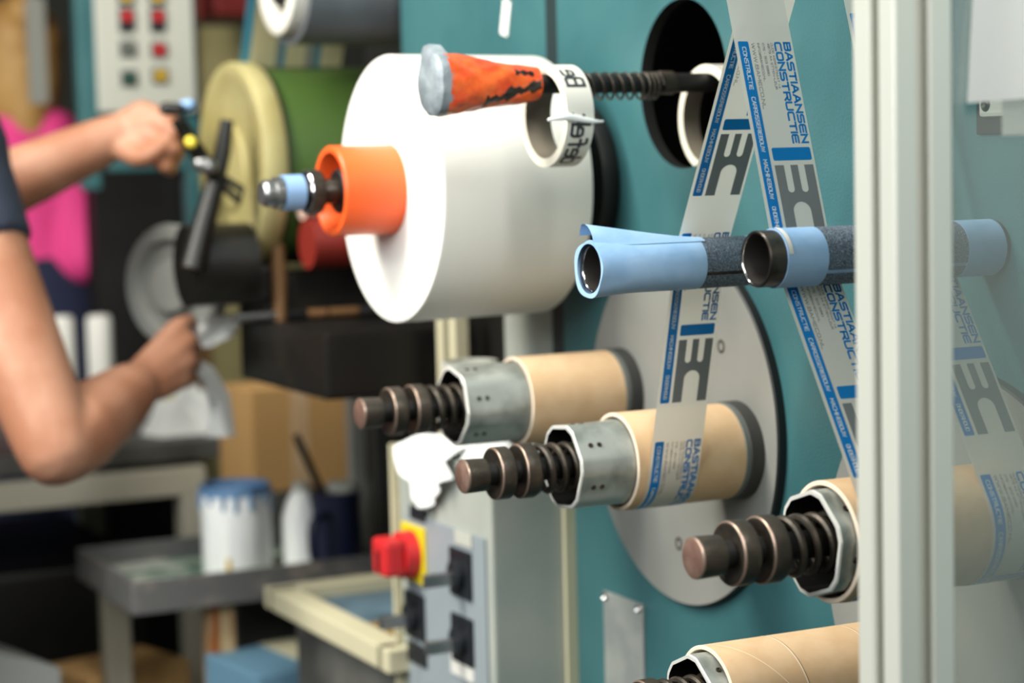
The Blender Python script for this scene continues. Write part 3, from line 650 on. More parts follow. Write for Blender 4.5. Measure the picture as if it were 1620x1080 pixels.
def tape_ring(h0, h1, ro, ri, bb, zz, label, txt):
    t = thing('tape_roll', label, 'tape roll', 0, bb, zz, 'tape rolls hanging on the rod')
    m = MB(); m.lathe([(h0, ri+0.002), (h0, ro), (h1, ro), (h1, ri+0.002)], 'tape_paper', 96, mats=['tape_edge', 'tape_paper', 'tape_edge'])
    wd_ = h1-h0
    if txt:
        for word, a0, ln in (('defek', radians(-66), 0.050), ('Be', radians(34), 0.020)):
            H = wd_*0.62
            for st in text_strokes(word, ln, H, 0.3):
                pr = ribbon(st, 0.0029, 0.0015); R = ro+0.0002
                vs = []
                for ab in pr:
                    for q in ab: a = a0+q.x/ro; vs.append((h0+wd_*0.80-0+0-(wd_*0.62-(H-q.y))*-0-0 if False else h0+wd_*0.18+(H-q.y), R*cos(a), R*sin(a)))
                m.add(vs, [(2*i, 2*i+1, 2*i+3, 2*i+2) for i in range(len(pr)-1)], 'ink', True)
    m.build('tape', t)
    m = MB(); m.lathe([(h0+0.0003, ri), (h0+0.0003, ri+0.0021), (h1-0.0003, ri+0.0021), (h1-0.0003, ri)], 'tape_core', 96, close=True, mats=['tape_edge', 'tape_core', 'tape_edge', 'tape_core']); m.build('core', t)
    return t
rr_ = 0.0435; tr = tape_ring(0.1235, 0.149, rr_, 0.0360, AB, AZ+0.0085-0.036, 'paper tape roll with dark lettering hanging on the rod before the white roll', True)
m = MB(); pts = [(0.168-0.052*t, (rr_+0.0012+0.0008*sin(9*t)), -0.004+0.002*sin(5*t)) for t in [i/14 for i in range(15)]]
m.tube([(x, y, z) for x, y, z in pts], [0.0009+0.0022*sin(pi*min(1, i/14+0.05)) for i in range(15)], 'cloth', 8); m.build('paper_tie', tr)
tape_ring(-0.0305, -0.0125, 0.0475, 0.0400, AB, AZ+0.0085-0.0400, 'blank white tape roll hanging at the dark opening, behind the printed tape', False)
# ------------------------------------------------------------------ grey switch cabinet beside the panel
cab = thing('switch_cabinet', 'grey electrical switch cabinet below the white roll, with a red and yellow main switch', 'cabinet', 0, 0.447, 0.0)
m = MB(); m.box((0.045, 0, 0.86), (0.09, 0.234, 0.56), 'cab_grey', 0.003); m.build('housing', cab)
m = MB(); m.box((0.0915, 0.004, 0.84), (0.003, 0.200, 0.46), 'cab_plate', 0.001); m.build('front_plate', cab)
m = MB(); m.box((0.092, -0.1205, 0.86), (0.012, 0.006, 0.56), 'cream_edge'); m.box((0.006, 0.1215, 0.86), (0.012, 0.006, 0.56), 'cream_edge'); m.build('edge_trim', cab)
def rotary(y, z):
    m = MB(); m.box((0.095, y, z), (0.004, 0.050, 0.050), 'switch_black', 0.002); p = m.build('switch_plate', cab)
    m = MB(); m.lathe([(0.097, 0.015), (0.104, 0.015), (0.105, 0.013), (0.105, 0.0)], 'switch_black', 24, (0, y, z)); m.box((0.119, y, z-0.004), (0.034, 0.009, 0.014), 'steel', 0.002); m.build('switch_lever', p)
for y, z in ((0.0505, 1.026), (-0.072, 0.9592), (0.0505, 0.957)): rotary(y, z)
m = MB(); m.box((0.0945, -0.070, 1.027), (0.004, 0.062, 0.062), 'switch_yellow', 0.002); ms = m.build('main_switch_plate', cab)
m = MB(); m.lathe([(0.097, 0.026), (0.112, 0.025), (0.113, 0.0)], 'switch_red', 32, (0, -0.070, 1.027)); m.box((0.124, -0.070, 1.027), (0.024, 0.040, 0.040), 'switch_red', 0.006); m.box((0.1365, -0.070, 1.023), (0.001, 0.007, 0.022), 'black'); m.build('main_switch_knob', ms)
m = MB(); m.box((0.094, -0.058, 1.072), (0.002, 0.04, 0.014), 'switch_black'); m.build('name_label', cab)
m = MB(); m.box((0.094, 0.047, 0.9268), (0.002, 0.055, 0.020), 'white_strip'); m.build('name_label', cab)
m = MB(); m.box((0.094, -0.070, 0.917), (0.002, 0.05, 0.022), 'switch_black'); m.build('name_label', cab)
m = MB(); m.box((0.094, 0.058, 1.063), (0.002, 0.04, 0.014), 'white_board'); m.build('name_label', cab)
def rag(name, h, b, z, sx, sy, hz, label, cat, seed, mn='cloth', rz=0):
    rnd = random.Random(seed); ph = [rnd.uniform(0, 6.3) for _ in range(8)]
    m = MB()
    def fn(u, v):
        x, y = (u-.5)*sx, (v-.5)*sy; e = (1-abs(2*u-1)**3)*(1-abs(2*v-1)**3)
        zz = hz*e*(0.55+0.25*sin(u*9+ph[0])*cos(v*7+ph[1])+0.2*sin(u*17+v*11+ph[2])+0.12*sin(v*23-u*6+ph[3]))
        return (x*(1+0.12*sin(v*6+ph[4])), y*(1+0.12*sin(u*7+ph[5])), max(0.0008, zz))
    m.grid(fn, 28, 28, mn); m.grid(lambda u, v: Vector(fn(u, v))*1.0-Vector((0, 0, 0.0007)), 28, 28, mn)
    return tag(place(m.build(name, fix=False), h, b, z, rz), label, cat)
m = MB()
def cfn(u, v):
    y = -0.530+0.125*u+0.006*sin(v*7); L = 0.094*v+0.020*sin(u*5-0.5)*v; e = 0.055
    dx = 0.004*sin(u*13+v*3)+0.003*sin(u*29-v*5)
    if L < e: return (0.094-(e-L), y, 1.1425+0.010*sin(u*9+v*4)**2)
    return (0.0985+0.003+dx, y, 1.1425-(L-e))
m.grid(cfn, 40, 30, 'cloth'); m.grid(lambda u, v: Vector(cfn(u, v))+Vector((0.0008, 0, 0.0008)), 40, 30, 'cloth')
tag(place(m.build('wiping_cloth', fix=False), 0, 0, 0), 'white wiping cloth draped over the top front edge of the switch cabinet', 'cloth')
rag('paper_wad', 0.045, 0.385, 1.1402, 0.075, 0.07, 0.05, 'small white paper wad behind the upper left core', 'paper', 9)
m = MB(); m.lathe([(0.0, 0.0), (0.0, 0.026), (0.095, 0.030), (0.095, 0.027), (0.01, 0.024), (0.01, 0.0)], 'white_board', 40, axis='z')
tag(place(m.build('cup'), 0.045, 0.470, 1.1402), 'plain off-white cup on the switch cabinet, under the white paper roll', 'cup')
m = MB(); m.lathe([(0.0, 0.0), (0.0, 0.012), (0.024, 0.012), (0.024, 0.021), (0.034, 0.022), (0.042, 0.015), (0.044, 0.0)], 'switch_red', 32, axis='z')
tag(place(m.build('mushroom_button'), 0.022, 0.549, 1.1402), 'round red mushroom button on the switch cabinet, behind the upper left spindle', 'button')

# ------------------------------------------------------------------ dark printing press body
body = thing('press_body', 'black oily press body below the cream wheel and behind the white roll', 'machine', 0, 0.0, 0.0)
m = MB(); m.box((-0.295, -0.585, 0.572), (0.13, 0.42, 1.142), 'black'); m.build('base', body)
m = MB(); m.box((-0.05, -0.85, 1.215), (0.34, 0.30, 0.078), 'black_oil', 0.006); m.build('lower_beam', body)
m = MB(); m.box((-0.06, -0.95, 1.283), (0.36, 0.10, 0.058), 'black_oil', 0.004); m.build('upper_beam', body)
m = MB(); m.box((-0.17, -0.53, 1.28), (0.24, 0.31, 0.27), 'black_oil', 0.004); m.build('rear_block', body)
m = MB(); m.box((-0.205, -0.97, 1.50), (0.16, 0.36, 0.62), 'black'); m.build('upright', body)
for y in (-0.62, -0.655): 
    m = MB(); m.box((-0.012, y, 1.20), (0.016, 0.016, 0.16), 'cream_edge'); m.build('upright_bar', body)
m = MB()
for x0, x1, mn in ((0.14, 0.085, 'steel'), (0.08, 0.045, 'black'), (0.045, 0.02, 'copper'), (0.016, -0.022, 'copper'), (-0.024, -0.05, 'steel'), (-0.052, -0.09, 'copper')):
    m.lathe([(x1, 0.0), (x1, 0.0055), (x0, 0.0055), (x0, 0.0)], mn, 16)
rd = m.build('copper_rod', body); rd.location = (0.02, -0.90, 1.2615)
m = MB(); m.box((-0.02, -0.432, 1.245), (0.04, 0.135, 0.20), 'cab_grey', 0.018); tag(place(m.build('machine_cowl'), -0.0055, 0, 0), 'plain grey cowl between the white roll and the teal panel edge', 'cover')

pr_ = thing('blanket_cylinder', 'dark green cylinder with a large cream end disc', 'roller', 0, 0.98, 1.4432)
m = MB(); m.lathe([(-0.12, 0.0), (-0.12, 0.122), (0.098, 0.122), (0.098, 0.0)], 'green_roller', 96); m.build('green_sleeve', pr_)
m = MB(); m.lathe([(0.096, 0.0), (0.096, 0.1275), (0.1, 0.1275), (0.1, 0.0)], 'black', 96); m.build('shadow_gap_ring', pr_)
m = MB(); m.lathe([(0.1, 0.0), (0.1, 0.1285), (0.103, 0.1305), (0.126, 0.1305), (0.130, 0.1285), (0.131, 0.115), (0.128, 0.110), (0.128, 0.055), (0.132, 0.05), (0.132, 0.0)], 'cream_disc', 96); ed = m.build('end_disc', pr_)
for a in range(0, 360, 45):
    m = MB(); m.lathe([(0.1265, 0.0055), (0.1285, 0.005), (0.1285, 0.0)], 'olive', 12, (0, 0.085*cos(radians(a+20)), 0.085*sin(radians(a+20)))); m.build('disc_bolt', ed)
m = MB(); m.lathe([(-0.12, 0.0), (-0.12, 0.030), (0.0, 0.030), (0.002, 0.028), (0.004, 0.028), (0.006, 0.030), (0.085, 0.030), (0.085, 0.0)], 'red_roller', 48)
tag(place(m.build('ink_roller'), 0.0, 0.838, 1.350), 'dark red ink roller left of the orange core', 'roller')
m = MB(); m.lathe([(-0.12, 0.0), (-0.12, 0.020), (0.085, 0.020), (0.085, 0.0)], 'pink_roller', 48)
tag(place(m.build('rider_roller'), 0.0, 0.852, 1.3985), 'pale pinkish roller resting just above the red ink roller', 'roller')
m = MB(); m.lathe([(0.0, 0.0), (0.0, 0.008), (0.05, 0.010), (0.1, 0.008), (0.15, 0.009), (0.16, 0.0)], 'brown_wood', 12, axis='z')
tag(place(m.build('support_rod'), 0.10, 0.90, 1.255), 'thin brownish upright rod below the cream disc', 'rod')

# levers, crank and knobs before the cream disc
lev = thing('crossed_lever', 'black crossed lever arms in front of the cream disc', 'lever', 0.0, 0.0, 0.0)
def lp(x, y, Z):
    h, b, z = ma(x, y, Z); return (h, -b, z)
m = MB(); m.tube([lp(305, 425, 2.47), lp(318, 370, 2.475), lp(340, 290, 2.48)], [0.0165, 0.0145, 0.012], 'black_oil', 12); m.build('arm', lev)
m = MB(); m.tube([lp(340, 290, 2.48), lp(352, 240, 2.49), lp(359, 190, 2.49)], [0.011, 0.010, 0.008], 'black', 12); m.build('arm', lev)
m = MB(); m.tube([lp(340, 280, 2.475), lp(312, 240, 2.45), lp(282, 190, 2.43)], [0.009, 0.010, 0.009], 'black_oil', 12); m.build('crank_handle', lev)
m = MB(); m.tube([lp(345, 276, 2.48), lp(383, 300, 2.49), lp(380, 320, 2.49), lp(348, 290, 2.48)], [0.0045]*4, 'black', 10); m.build('fork', lev)
m = MB(); m.limb([lp(318, 258, 2.455), lp(330, 264, 2.455)], [0.0105, 0.0105], 'steel'); m.build('pivot_nut', lev)
m = MB(); m.limb([lp(301, 224, 2.43), lp(303, 226, 2.43)], [0.0065, 0.0065], 'yellow'); m.build('yellow_knob', lev)
m = MB(); m.limb([lp(262, 172, 2.44), lp(284, 172, 2.44)], [0.008, 0.007], 'black_oil'); m.limb([lp(290, 168, 2.45), lp(300, 166, 2.45)], [0.007, 0.007], 'blue_band'); m.build('handle_tip', lev)
m = MB(); m.lathe([(-0.06, 0.0), (-0.06, 0.05), (0.02, 0.05), (0.02, 0.0)], 'black_oil', 32, lp(318, 420, 2.53)); m.box(lp(360, 450, 2.54), (0.10, 0.05, 0.045), 'black_oil', 0.006); m.build('bearing_block', lev)
wc = ma(278, 452, 2.68)
fl = thing('flywheel', 'pale grey handwheel partly hidden behind the lower hand', 'wheel', *wc, rz=radians(30))
m = MB(); m.lathe([(-0.012, 0.078), (0.008, 0.080), (0.012, 0.076), (0.012, 0.061), (0.004, 0.058), (-0.012, 0.059)], 'grey_wheel', 64, close=True); m.build('rim', fl)
m = MB(); m.lathe([(-0.008, 0.0), (-0.008, 0.062), (0.0, 0.062), (0.0, 0.035), (0.014, 0.032), (0.014, 0.0)], 'grey_wheel', 48); m.build('web', fl)

# film roll up high, and the printed film web running below it
fr_ = thing('film_roll', 'dark grey film roll with a pale core ring, at the top edge', 'roll', 0.0, 0.835, 1.662)
m = MB(); m.lathe([(-0.11, 0.045), (-0.11, 0.0755), (0.098, 0.0755), (0.098, 0.062)], 'grey_roll', 80); m.build('film', fr_)
m = MB(); m.lathe([(-0.1, 0.05), (-0.1, 0.062), (0.1135, 0.064), (0.115, 0.062), (0.115, 0.046), (0.10, 0.044)], 'tape_paper', 64); m.build('core_ring', fr_)
m = MB(); m.lathe([(-0.1, 0.0), (-0.1, 0.03), (0.112, 0.03), (0.112, 0.0)], 'black', 32); m.build('core_shaft', fr_)
m = MB()
lanes = [('film_teal', 15), ('film_cream', 39), ('film_grey', 8), ('film_teal', 8), ('film_cream', 32), ('film_grey', 15), ('film_teal', 9), ('film_cream', 36)]
x = 0.1186; wdt = 0.138/165
for mn, fr2 in lanes:
    x2 = x-wdt*fr2
    pth = [(-0.903, 1.697), (-0.935, 1.632), (-0.967, 1.5668)]
    for thk in (0.0, -0.0004):
        vs = [(xx, y+thk, z) for y, z in pth for xx in (x, x2)]
        m.add(vs, [(2*i, 2*i+1, 2*i+3, 2*i+2) for i in range(2)], mn, True)
    x = x2
tag(place(m.build('film_web', fix=False), 0.0, 0, 0), 'wide cream film with blue stripes running down onto the green cylinder', 'film')

# ------------------------------------------------------------------ far control console and background
con = thing('control_console', 'teal machine console with a pale panel of six buttons', 'console', 0.0, 1.84, 0.0)
m = MB(); m.box((-0.020, -0.028, 1.72), (0.178, 0.045, 0.46), 'teal_dark', 0.004); m.box((0.079, -0.012, 1.66), (0.031, 0.03, 0.50), 'teal', 0.004); m.build('housing', con)
m = MB(); m.box((-0.018, 0.0, 1.715), (0.166, 0.008, 0.36), 'white_board', 0.003); fp = m.build('button_panel', con)
for i, (x, z, mn) in enumerate(((0.012, 1.690, 'switch_red'), (-0.040, 1.690, 'switch_red'), (0.012, 1.638, 'alu_slot'), (-0.040, 1.636, 'switch_red'), (0.012, 1.590, 'lamp_green'), (-0.040, 1.594, 'lamp_yellow'), (0.012, 1.722, 'lamp_yellow'), (-0.040, 1.722, 'lamp_yellow'))):
    m = MB(); big = i < 2; m.box((x, 0.005, z-(0.006 if big else 0)), (0.026, 0.004, 0.040 if big else 0.026), 'switch_black', 0.001); pl = m.build('button_plate', fp)
    m = MB(); m.lathe([(0.006, 0.009), (0.014, 0.008), (0.015, 0.0)], mn, 20, (x, 0.0, z), axis='y'); m.build('push_button', pl)
m = MB(); m.box((-0.035, -0.02, 1.452), (0.17, 0.03, 0.026), 'teal', 0.004); m.box((-0.098, -0.02, 1.34), (0.03, 0.03, 0.24), 'teal', 0.004); m.build('bracket', con)
m = MB(); m.box((0, 0, 0), (0.30, 0.05, 0.9), 'olive'); tag(place(m.build('storage_cabinet'), -0.34, 2.38, 1.26), 'olive cabinet front far behind the film web', 'cabinet')
m = MB(); m.box((0, 0, 0), (0.022, 0.03, 0.9), 'brown_wood'); tag(place(m.build('wooden_post'), -0.178, 2.10, 1.45), 'narrow brown upright beside the pale button panel', 'post')
m = MB(); m.box((0, 0, 0), (0.16, 0.14, 0.17), 'red_box', 0.01); tag(place(m.build('red_box'), -0.30, 2.16, 1.795, 0), 'dull red box at the top edge, right of the button panel', 'box')
m = MB(); m.box((0, 0, 0), (0.034, 0.015, 0.20), 'film_grey'); tag(place(m.build('notice_board'), 0.012, 2.46, 1.67), 'pale grey board on the dark wall beside the blond head', 'board')
m = MB(); m.box((0, 0, 0), (0.182, 0.06, 1.98), 'black'); tag(place(m.build('dark_locker'), -0.134, 2.33, 0.99), 'dark locker in the gloom behind the reaching arm', 'locker')

# bench, with white tubes, rag and paper on it
bn = thing('workbench', 'grey-topped workbench with a pale frame behind the nearer arm', 'workbench', 0.0, 1.56, 0.0)
m = MB(); m.box((0.30, -0.35, 1.012), (0.86, 0.72, 0.03), 'bench_top', 0.003); m.build('top', bn)
m = MB(); m.box((0.365, 0.0, 0.966), (0.73, 0.04, 0.042), 'bench_frame', 0.003); m.build('front_rail', bn)
for x, y in ((0.02, 0.0), (0.70, 0.0), (0.02, -0.62), (0.70, -0.62)):
    m = MB(); m.box((x, y, 0.4725), (0.04, 0.04, 0.945), 'bench_frame', 0.003); m.build('leg', bn)
m = MB(); m.box((0.36, -0.3, 0.42), (0.62, 0.5, 0.84), 'black', 0.01); tag(place(m.build('bench_shade_block'), 0.03, 1.56, 0.0), 'black block added for the dark shadow below the workbench', 'shade block')  # added black block stands in for the deep shade under the bench
for i, (px_, l) in enumerate(((100, 'white tube standing on the bench, left one of two'), (160, 'white tube standing on the bench, right one of two'))):
    h, b, z = ma(px_, 590, 3.5); m = MB(); m.lathe([(0.0, 0.0), (0.0, 0.021), (0.165, 0.021), (0.172, 0.018), (0.174, 0.0)], 'paper_white', 32, axis='z')
    tag(place(m.build('white_tube'), h, b, 1.0275), l, 'tube', 'white tubes on the bench')
rag('paper_heap', -0.018, 1.66, 1.0275, 0.15, 0.12, 0.085, 'crumpled white paper heap on the workbench', 'paper', 5)
rag('yellow_sponge', -0.02, 1.77, 1.0275, 0.05, 0.05, 0.15, 'yellow rag on the workbench behind the white paper heap', 'rag', 8, 'yellow')
m = MB(); m.box((0, 0, 0.077), (0.155, 0.12, 0.154), 'box_card', 0.002); m.box((0.0, 0.0603, 0.077), (0.03, 0.0006, 0.154), 'card'); tag(place(m.build('cardboard_box'), -0.096, 1.455, 0.961, 0.10), 'brown cardboard box behind the paint pot and bottle', 'box')
m = MB(); m.box((0, 0, 0.48), (0.22, 0.145, 0.96), 'bench_top', 0.004); tag(place(m.build('low_table'), -0.10, 1.455, 0.0), 'narrow grey stand carrying the brown cardboard box', 'table')
ap = thing('alu_bracket', 'upright grey aluminium profiles beside the cardboard box', 'bracket', -0.168, 1.2500, 0.0)
for x, y, mn in ((0.035, 0.0, 'grey_wheel'), (0.008, 0.02, 'steel'), (-0.018, -0.01, 'grey_wheel')):
    m = MB(); m.box((x, y, 0.575), (0.022, 0.022, 1.15), mn, 0.002); m.build('profile', ap)

# tray stand with paint pot and bottles
ty = thing('tray_stand', 'paint-splashed grey metal tray on legs, at lower left', 'tray', 0.0, 0.0, 0.0)
TX0, TX1, TY0, TY1, TZ = -0.11, 0.245, -1.36, -1.085, 0.878
m = MB(); m.box(((TX0+TX1)/2, (TY0+TY1)/2, TZ+0.004), (TX1-TX0, TY1-TY0, 0.008), 'tray_floor'); m.build('tray_floor', ty)
m = MB()
for c, d in ((((TX0+TX1)/2, TY1, TZ+0.014), (TX1-TX0+0.008, 0.006, 0.044)), (((TX0+TX1)/2, TY0, TZ+0.014), (TX1-TX0+0.008, 0.006, 0.044)), ((TX1, (TY0+TY1)/2, TZ+0.014), (0.006, TY1-TY0, 0.044)), ((TX0, (TY0+TY1)/2, TZ+0.014), (0.006, TY1-TY0, 0.044))): m.box(c, d, 'tray', 0.002)
m.build('tray_rim', ty)
for (x, y, mn) in ((0.215, -1.30, 'tray_leg'), (0.120, -1.13, 'streaked'), (-0.085, -1.115, 'tray_leg'), (-0.085, -1.32, 'tray_leg')):
    m = MB(); m.box((x, y, TZ/2), (0.036, 0.036, TZ), mn, 0.003); m.build('leg', ty)
bk = thing('paint_pot', 'white paint pot with a blue rim and drips, on the tray', 'paint pot', 0.070, 1.19, TZ+0.0082)
def dr(x, r, a): return r
m = MB(); m.lathe([(0.0, 0.0), (0.0, 0.0455), (0.003, 0.0475), (0.113, 0.0475), (0.116, 0.0465)], 'bucket_white', 64, axis='z'); m.build('pot', bk)
m = MB(); m.lathe([(0.113, 0.0478), (0.121, 0.0478), (0.124, 0.0488), (0.126, 0.0480), (0.126, 0.0445), (0.110, 0.044), (0.110, 0.0)], 'bucket_blue', 64, axis='z'); m.build('rim', bk)
m = MB()
for k in range(14):
    a = 2*pi*k/14+random.uniform(-.1, .1); L = random.uniform(0.008, 0.03); r = 0.0480
    m.limb([(r*cos(a), r*sin(a), 0.114), (r*cos(a), r*sin(a), 0.114-L)], [0.004, 0.0028], 'bucket_blue', 8)
m.build('drips', bk)
m = MB(); m.limb([(0.0482*cos(1.0), 0.0482*sin(1.0), 0.028), (0.0482*cos(1.0), 0.0482*sin(1.0), 0.008)], [0.003, 0.004], 'lamp_yellow', 8); m.build('yellow_drip', bk)
bt = thing('ink_bottle', 'white bottle with navy ink stains, right of the paint pot', 'bottle', -0.018, 1.17, TZ+0.0082)
m = MB(); m.lathe([(0.0, 0.0), (0.0, 0.028), (0.075, 0.028), (0.095, 0.022), (0.112, 0.012), (0.112, 0.0)], 'bucket_white', 40, axis='z'); m.build('body', bt)
m = MB(); m.lathe([(0.106, 0.0125), (0.122, 0.0125), (0.122, 0.0)], 'white_board', 24, axis='z'); m.build('cap', bt)
jg = thing('ink_jug', 'navy ink jug with a handle and a pale lid', 'jug', -0.058, 1.145, TZ+0.0082)
m = MB(); m.lathe([(0.0, 0.0), (0.0, 0.036), (0.09, 0.034), (0.108, 0.036), (0.110, 0.034), (0.110, 0.0)], 'navy_ink', 40, axis='z'); m.build('body', jg)
m = MB(); m.limb([(0.028, 0.034, 0.085), (0.05, 0.045, 0.075), (0.05, 0.045, 0.03), (0.03, 0.032, 0.012)], [0.006]*4, 'navy_ink'); m.build('handle', jg)
m = MB(); m.lathe([(0.110, 0.022), (0.120, 0.022), (0.122, 0.018), (0.122, 0.0)], 'white_board', 32, (-0.012, 0, 0), axis='z'); m.build('lid', jg)
m = MB(); m.tube([(0.012, -0.01, 0.10), (0.05, -0.01, 0.19)], 0.0055, 'black', 10); m.build('stirrer', jg)

# screen frame with blue mesh
sf = thing('screen_frame', 'cream wooden screen frame with blue-grey mesh, beside the switch cabinet', 'frame', 0.0, 0.0, 0.0)
SX0, SX1, SY0, SY1, SZ = -0.22, 0.100, -0.930, -0.560, 0.905
m = MB()
for c, d in ((((SX0+SX1)/2, SY0, SZ), (SX1-SX0+0.034, 0.034, 0.026)), (((SX0+SX1)/2, SY1, SZ), (SX1-SX0+0.034, 0.034, 0.026)), ((SX1, (SY0+SY1)/2, SZ), (0.034, SY1-SY0, 0.026)), ((SX0, (SY0+SY1)/2, SZ), (0.034, SY1-SY0, 0.026))): m.box(c, d, 'cream_edge', 0.002)
m.build('wooden_frame', sf)
m = MB(); m.box(((SX0+SX1)/2, (SY0+SY1)/2-0.0, SZ-0.004), (SX1-SX0-0.02, SY1-SY0-0.02, 0.002), 'mesh_blue'); m.build('mesh', sf)
m = MB(); m.box((0.02, -0.68, SZ-0.0015), (0.09, 0.12, 0.002), 'mesh_brown'); m.build('brown_patch', sf)
m = MB(); m.box(((SX0+SX1)/2, (SY0+SY1)/2, 0.444), (SX1-SX0-0.02, SY1-SY0-0.03, 0.888), 'bench_top', 0.01)
tag(place(m.build('frame_stand'), 0, 0, 0), 'dark stand under the cream screen frame', 'stand')
# lower shelf things at the bottom edge
m = MB(); m.box((0, 0, 0.40), (0.21, 0.16, 0.80), 'sheet_blue', 0.004); m.box((0, 0.0, 0.8005), (0.05, 0.16, 0.001), 'cream_edge'); tag(place(m.build('blue_carton'), 0.03, 1.055, 0.0, 0.12), 'blue carton at the bottom edge, under the screen frame corner', 'carton')
m = MB(); m.box((0, 0, 0.3675), (0.17, 0.13, 0.735), 'box_card', 0.003); tag(place(m.build('brown_carton'), 0.190, 1.400, 0.0, 0.30), 'orange-brown carton at the bottom edge, below the tray', 'carton')
m = MB(); m.prism([(-0.085, 0.0), (0.05, 0.0), (0.075, 0.79), (0.055, 0.80), (-0.105, 0.86), (-0.115, 0.85)], -0.07, 0.07, 'grey_wheel', 'y'); tag(place(m.build('grey_bin'), 0.410, 1.235, 0.0, pi+0.2), 'grey bin in the bottom left corner', 'bin')

# ------------------------------------------------------------------ people
def remeshed(m, name, parent, vox, it=3, fac=0.5, mn=None):
    o = m.build(name, None, fix=False)
    r = o.modifiers.new('r', 'REMESH'); r.mode = 'VOXEL'; r.voxel_size = vox; r.use_smooth_shade = True
    s_ = o.modifiers.new('s', 'SMOOTH'); s_.iterations = it; s_.factor = fac
    dg = bpy.context.evaluated_depsgraph_get(); me = bpy.data.meshes.new_from_object(o.evaluated_get(dg))
    old = o.data; o.modifiers.clear(); o.data = me; bpy.data.meshes.remove(old)
    me.materials.clear(); me.materials.append(MATS[mn]); 
    for p in me.polygons: p.use_smooth = True; p.material_index = 0
    me.name = name
    if parent: o.parent = parent
    return o
def person(name, label): 
    o = bpy.data.objects.new(name, None); COL.objects.link(o); return tag(o, label, 'person')
X = lambda x, y, Z: at(x, y, Z)
def mix(a, b, t): return a.lerp(b, t)
w1 = person('person', 'person in a navy T-shirt at left edge, both bare arms reaching to the press')
SR, ER, WR = X(-98, 225, 2.36), X(88, 708, 2.28), X(206, 618, 2.45)
SL, EL, WL = X(-375, 120, 2.74), X(-120, 350, 2.56), X(190, 212, 2.60)
mid = mix(SR, SL, 0.5)+Vector((-0.05, 0, 0)); neck = mid+Vector((0, 0, 0.06)); hip = Vector((mid.x-0.06, mid.y-0.02, 0.96)); chest = mix(mid, hip, 0.3)
fwd = Vector((0.86, 0.5, 0)); side = (SR-SL).normalized()
m = MB(); sk = 'skin'
m.limb([hip, mix(hip, chest, .5), chest, mix(chest, neck, .6)], [0.145, 0.13, 0.15, 0.11], sk, 24)
m.limb([chest+side*0.06, mix(SR, chest, .12)], [0.13, 0.07], sk); m.limb([chest-side*0.06, mix(SL, chest, .12)], [0.13, 0.07], sk)
head = neck+Vector((0.035, 0.02, 0.145))
m.limb([mid, neck, head-Vector((0, 0, .06))], [0.07, 0.058, 0.056], sk)
m.limb([head-Vector((0, 0, 0.05))+fwd*0.03, head+Vector((0, 0, 0.045))], [0.07, 0.088], sk, 24)
m.limb([head+fwd*0.098+Vector((0, 0, .015)), head+fwd*0.112-Vector((0, 0, .018))], [0.009, 0.014], sk)        # nose
m.limb([head+fwd*0.088-side*0.02-Vector((0, 0, .05)), head+fwd*0.088+side*0.02-Vector((0, 0, .05))], [0.012, 0.012], sk)  # mouth
for s_ in (1, -1): m.limb([head+side*s_*0.085+Vector((0, 0, .02)), head+side*s_*0.087-Vector((0, 0, .02))], [0.015, 0.012], sk)   # ears
def arm(S, E, W, r): 
    m.limb([S, mix(S, E, .3), mix(S, E, .7), E], [r[0], r[1], r[2], r[3]], sk, 24)
    m.limb([E, mix(E, W, .25), mix(E, W, .6), W], [r[3]*1.0, r[4], r[5], r[6]], sk, 24)
arm(SR, ER, WR, [0.060, 0.055, 0.050, 0.043, 0.049, 0.043, 0.034])
arm(SL, EL, WL, [0.060, 0.054, 0.047, 0.042, 0.044, 0.038, 0.027])
def hand(Wp, K, P1, P2, T, th):
    c = sum(K, Vector())/4
    for i in range(4):
        b0 = mix(Wp, c, 0.12) + (K[i]-c)*0.35
        m.limb([b0, mix(b0, K[i], .55), K[i]], [0.017, 0.0155, 0.0118], sk, 14)
        m.limb([K[i], P1[i]], [0.0112, 0.0098], sk, 12); m.limb([P1[i], P2[i]], [0.0097, 0.0088], sk, 12); m.limb([P2[i], T[i]], [0.0087, 0.0074], sk, 12)
    m.limb(th, [0.017, 0.0125, 0.0105, 0.0088], sk, 12)
K = [X(286, 516, 2.545), X(299, 541, 2.535), X(299, 571, 2.525), X(289, 599, 2.515)]
P1 = [X(300, 524, 2.585), X(309, 549, 2.578), X(308, 577, 2.566), X(297, 602, 2.552)]
P2 = [X(287, 532, 2.605), X(294, 556, 2.600), X(294, 582, 2.588), X(284, 606, 2.572)]
T = [X(271, 534, 2.592), X(276, 557, 2.588), X(276, 582, 2.578), X(268, 604, 2.562)]
hand(WR, K, P1, P2, T, [X(232, 588, 2.50), X(254, 545, 2.545), X(280, 515, 2.58), X(303, 507, 2.595)])
K = [X(226, 171, 2.590), X(240, 190, 2.580), X(242, 216, 2.578), X(235, 242, 2.580)]
P1 = [X(266, 186, 2.575), X(276, 207, 2.565), X(275, 236, 2.565), X(263, 262, 2.568)]
P2 = [X(282, 196, 2.595), X(286, 219, 2.590), X(282, 246, 2.590), X(270, 268, 2.592)]
T = [X(272, 202, 2.615), X(275, 224, 2.612), X(271, 248, 2.612), X(260, 268, 2.612)]
hand(WL, K, P1, P2, T, [X(200, 236, 2.585), X(222, 250, 2.565), X(246, 240, 2.558), X(262, 226, 2.562)])
